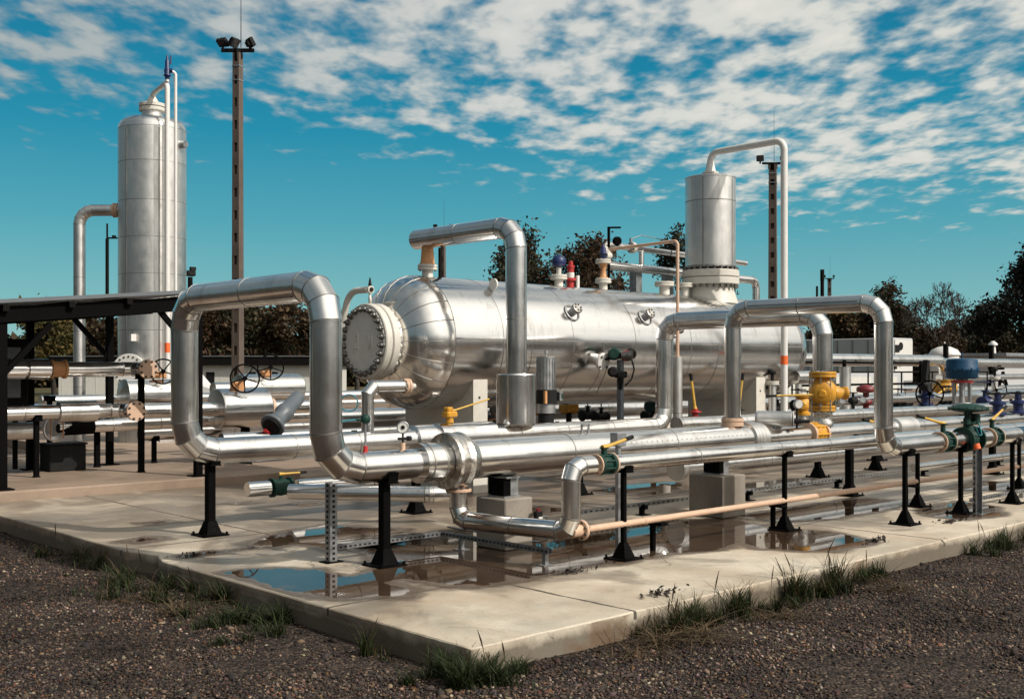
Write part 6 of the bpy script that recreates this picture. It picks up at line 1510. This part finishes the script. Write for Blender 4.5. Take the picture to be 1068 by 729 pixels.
# unseen wood added round the yard to darken reflections in the cladding
nl = 15000; ang = YAW+R(52)+rn.random(nl)*R(256); dist = 58+rn.random(nl)*10
hh = np.array([9.0+3.0*mnoise.noise(V((math.cos(a)*9,math.sin(a)*9,2)))+1.6*mnoise.noise(V((a*60,5,0))) for a in ang]); zz_ = -.3+hh*rn.random(nl)**.85
c = np.stack([np.cos(ang)*dist, np.sin(ang)*dist, zz_],1); u = rn.normal(0,1,(nl,3)); u /= np.linalg.norm(u,axis=1)[:,None]; v = np.cross(u, rn.normal(0,1,(nl,3))); v /= np.linalg.norm(v,axis=1)[:,None]
s_ = rn.uniform(.3,.9,nl)[:,None]; vs = np.stack([c-u*s_,c-v*s_*.7,c+u*s_,c+v*s_*.7],1).reshape(-1,3)
me = bpy.data.meshes.new('added_wood'); me.vertices.add(len(vs)); me.vertices.foreach_set('co', vs.ravel()); me.loops.add(nl*4); me.loops.foreach_set('vertex_index', np.arange(nl*4)); me.polygons.add(nl); me.polygons.foreach_set('loop_start', np.arange(nl)*4)
pc = np.array(RUST+DARKG+OLIVE[2:])[rn.integers(0,8,nl)]*rn.uniform(.6,1.2,(nl,1)); cc_ = np.ones((nl*4,4),np.float32); cc_[:,:3] = np.repeat(pc,4,0)
me.attributes.new('tint','FLOAT_COLOR','POINT').data.foreach_set('color', cc_.ravel()); me.update(); me.validate(); me.materials.append(M['leaf'])
ob = bpy.data.objects.new('added_wood', me); COL.objects.link(ob); tag(ob, 'unseen brown wood added around the yard to darken the cladding reflections', 'wood', kind='stuff')

# ---- more of the packed plant behind the front pipes
def inline_valve(x, y, z, r, mt, label, group, wheel=True, stem_h=.22, wr=.11, axis='z', nm='gate_valve'):
    t = thing(nm, label, 'valve', (x,y,z), group)
    mb = MB(); mb.lathe((x-.16,y,z), (1,0,0), [(r,0),(r*1.35,0),(r*1.35,.03),(r*.9,.05),(r*1.1,.16),(r*.9,.27),(r*1.35,.29),(r*1.35,.32),(r,.32)], 20); mb.cyl((x,y,z+r*.9),(x,y,z+r+stem_h*.5), r*.55, r*.45, 14); mb.cyl((x,y,z+r+stem_h*.4),(x,y,z+r+stem_h*.5), r*.8, seg=14); mb.build('body', mt, t)
    mb = MB(); mb.cyl((x,y,z+r+stem_h*.5),(x,y,z+r+stem_h*1.05), .014, seg=8); mb.build('stem', 'zinc', t)
    mb = MB(); c = V((x,y,z+r+stem_h)); mb.torus(c, (0,0,1), wr, .013, 24, 6)
    for k in range(4):
        a = PI*k/2+x; mb.cyl(c, c+V((math.cos(a)*wr, math.sin(a)*wr, 0)), .009, seg=6)
    mb.cyl(c-V((0,0,.015)), c+V((0,0,.02)), .026, seg=10); mb.build('handwheel', mt if mt in ('red','navy') else 'rubber', t)
    return t
GB = 'small valves crowded under the vessel'
LB = 'small dark valve among the crowded pipework under the vessel'
for k, (x_, y_, z_, mt) in enumerate(((11.2,13.5,.78,'rubber'),(12.1,13.7,.86,'rubber'),(12.9,14.0,.80,'rubber'),(14.6,13.6,.86,'rubber'),(15.4,14.0,.80,'rubber'),(16.2,13.5,.82,'rubber'))):
    inline_valve(x_, y_, z_, .07, mt, LB, GB)
GR_ = 'small valves crowded behind the yellow gas valve'
LR = 'small dark valve among the crowded pipework behind the yellow gas valve'
for k, (x_, y_, z_, mt) in enumerate(((17.6,11.6,.95,'rubber'),(18.8,11.9,1.0,'rubber'),(19.6,12.2,.95,'rubber'),(21.8,11.4,.98,'rubber'),(22.9,11.8,.95,'rubber'),(24.2,11.5,1.0,'rubber'),(25.4,12.0,1.0,'rubber'))):
    inline_valve(x_, y_, z_, .08, mt, LR, GR_, wr=.14)
inline_valve(23.6, 10.35, .98, .10, 'navy', 'navy valve on the rear pipe just right of the blue actuator', None, wr=.2, stem_h=.34)
inline_valve(26.2, 10.35, .98, .10, 'red', 'red valve on the rear pipe farther right than the blue actuator', None, wr=.2, stem_h=.36)
inline_valve(24.6, 7.73, .865, .11, 'navy', 'navy valve far along the gas pipe at the right edge', None, wr=.2, stem_h=.34)
for k, (y_, z_, r_, x0_, x1_, lab, mt) in enumerate(((11.6,.62,.075,9.6,40,'slim silver pipe low in front of the vessel saddles','alu'),(12.9,.50,.06,9.0,40,'slim dull pipe on the ground below the vessel','dull'),(11.3,1.08,.085,18.6,40,'silver pipe right of the vessel at the height of the small valves','alu'),(12.0,.72,.11,18.3,60,'thick silver pipe low behind the small valves at right','alu'),(9.4,.95,.085,15.2,45,'slim silver pipe between the gas pipe and the rear pipe','alu'),(6.9,.42,.05,13.6,40,'thin silver pipe low behind the strut post','alu'))):
    t = thing('plant_pipe', lab, 'pipe', (x0_,y_,z_)); pipe(t, [(x0_,y_,z_),(x1_,y_,z_)], r_, seam=1.4, mat=mt, names=['pipe_jacket'])
for k, (x_, y_, h_, lab) in enumerate(((17.0,11.3,1.45,'dull upright pipe stub nearest the right end of the vessel'),(19.9,12.6,1.9,'dull upright pipe stub left of the long front riser'),(23.4,12.5,1.7,'dull upright pipe stub right of the long front riser'),(25.6,11.0,1.5,'dull upright pipe stub beyond the blue actuator'))):
    t = thing('pipe_stub', lab, 'pipe', (x_,y_,0)); mb = MB(); mb.cyl((x_,y_,0),(x_,y_,h_), .07, seg=20); mb.build('tube', 'dull', t)
    flange(t, (x_,y_,h_), (0,0,1), .12, .03, 8, 'cream', 'bolt', pair=True, rb=.012)
    mb = MB(); mb.cyl((x_,y_,h_+.02),(x_,y_,h_+.16), .03, seg=12); mb.lathe((x_,y_,h_+.15), (0,0,1), [(.03,0),(.07,.02),(.07,.07),(.03,.09)], 16); mb.build('head', 'rubber', t)
t = thing('steel_frame', 'dark thin steel frame of posts and rails behind the navy gate valve', 'frame', (24,13.0,0))
for x_ in (20.6,22.4,24.2,26.0):
    mb = MB(); mb.box((x_,13.0,.95), (.06,.06,1.9)); mb.build('post', 'black', t)
for z_ in (.9,1.35,1.85):
    mb = MB(); mb.box((23.3,12.96,z_), (5.6,.04,.05)); mb.build('rail', 'black', t)
for k, (x_, y_, lab) in enumerate(((9.3,13.2,'black stand in shadow under the near end of the vessel'),(13.4,13.3,'black stand in shadow under the middle of the vessel'),(17.2,9.4,'black stand behind the strut post, left of its neighbours'),(19.0,10.35,'black stand under the rear pipe by the red mushroom valve'),(22.5,10.35,'black stand under the blue actuator'),(15.4,9.4,'black stand behind the long front riser, set back'))):
    stand(x_, y_, .75, .085, lab, 'black stands in the crowded plant', .10)
# wiring trays and conduits along the slab
t = thing('cable_conduit', 'thin grey conduit climbing the concrete block to the black socket box', 'conduit', (7.4,7.5,0))
mb = MB(); mb.wire([(7.47,8.98,.035),(7.47,8.2,.03),(7.47,7.60,.03),(7.47,7.50,.06),(7.475,7.49,.25),(7.46,7.485,.29),(7.38,7.47,.30)], .010, 8); mb.build('tube', 'galv', t)
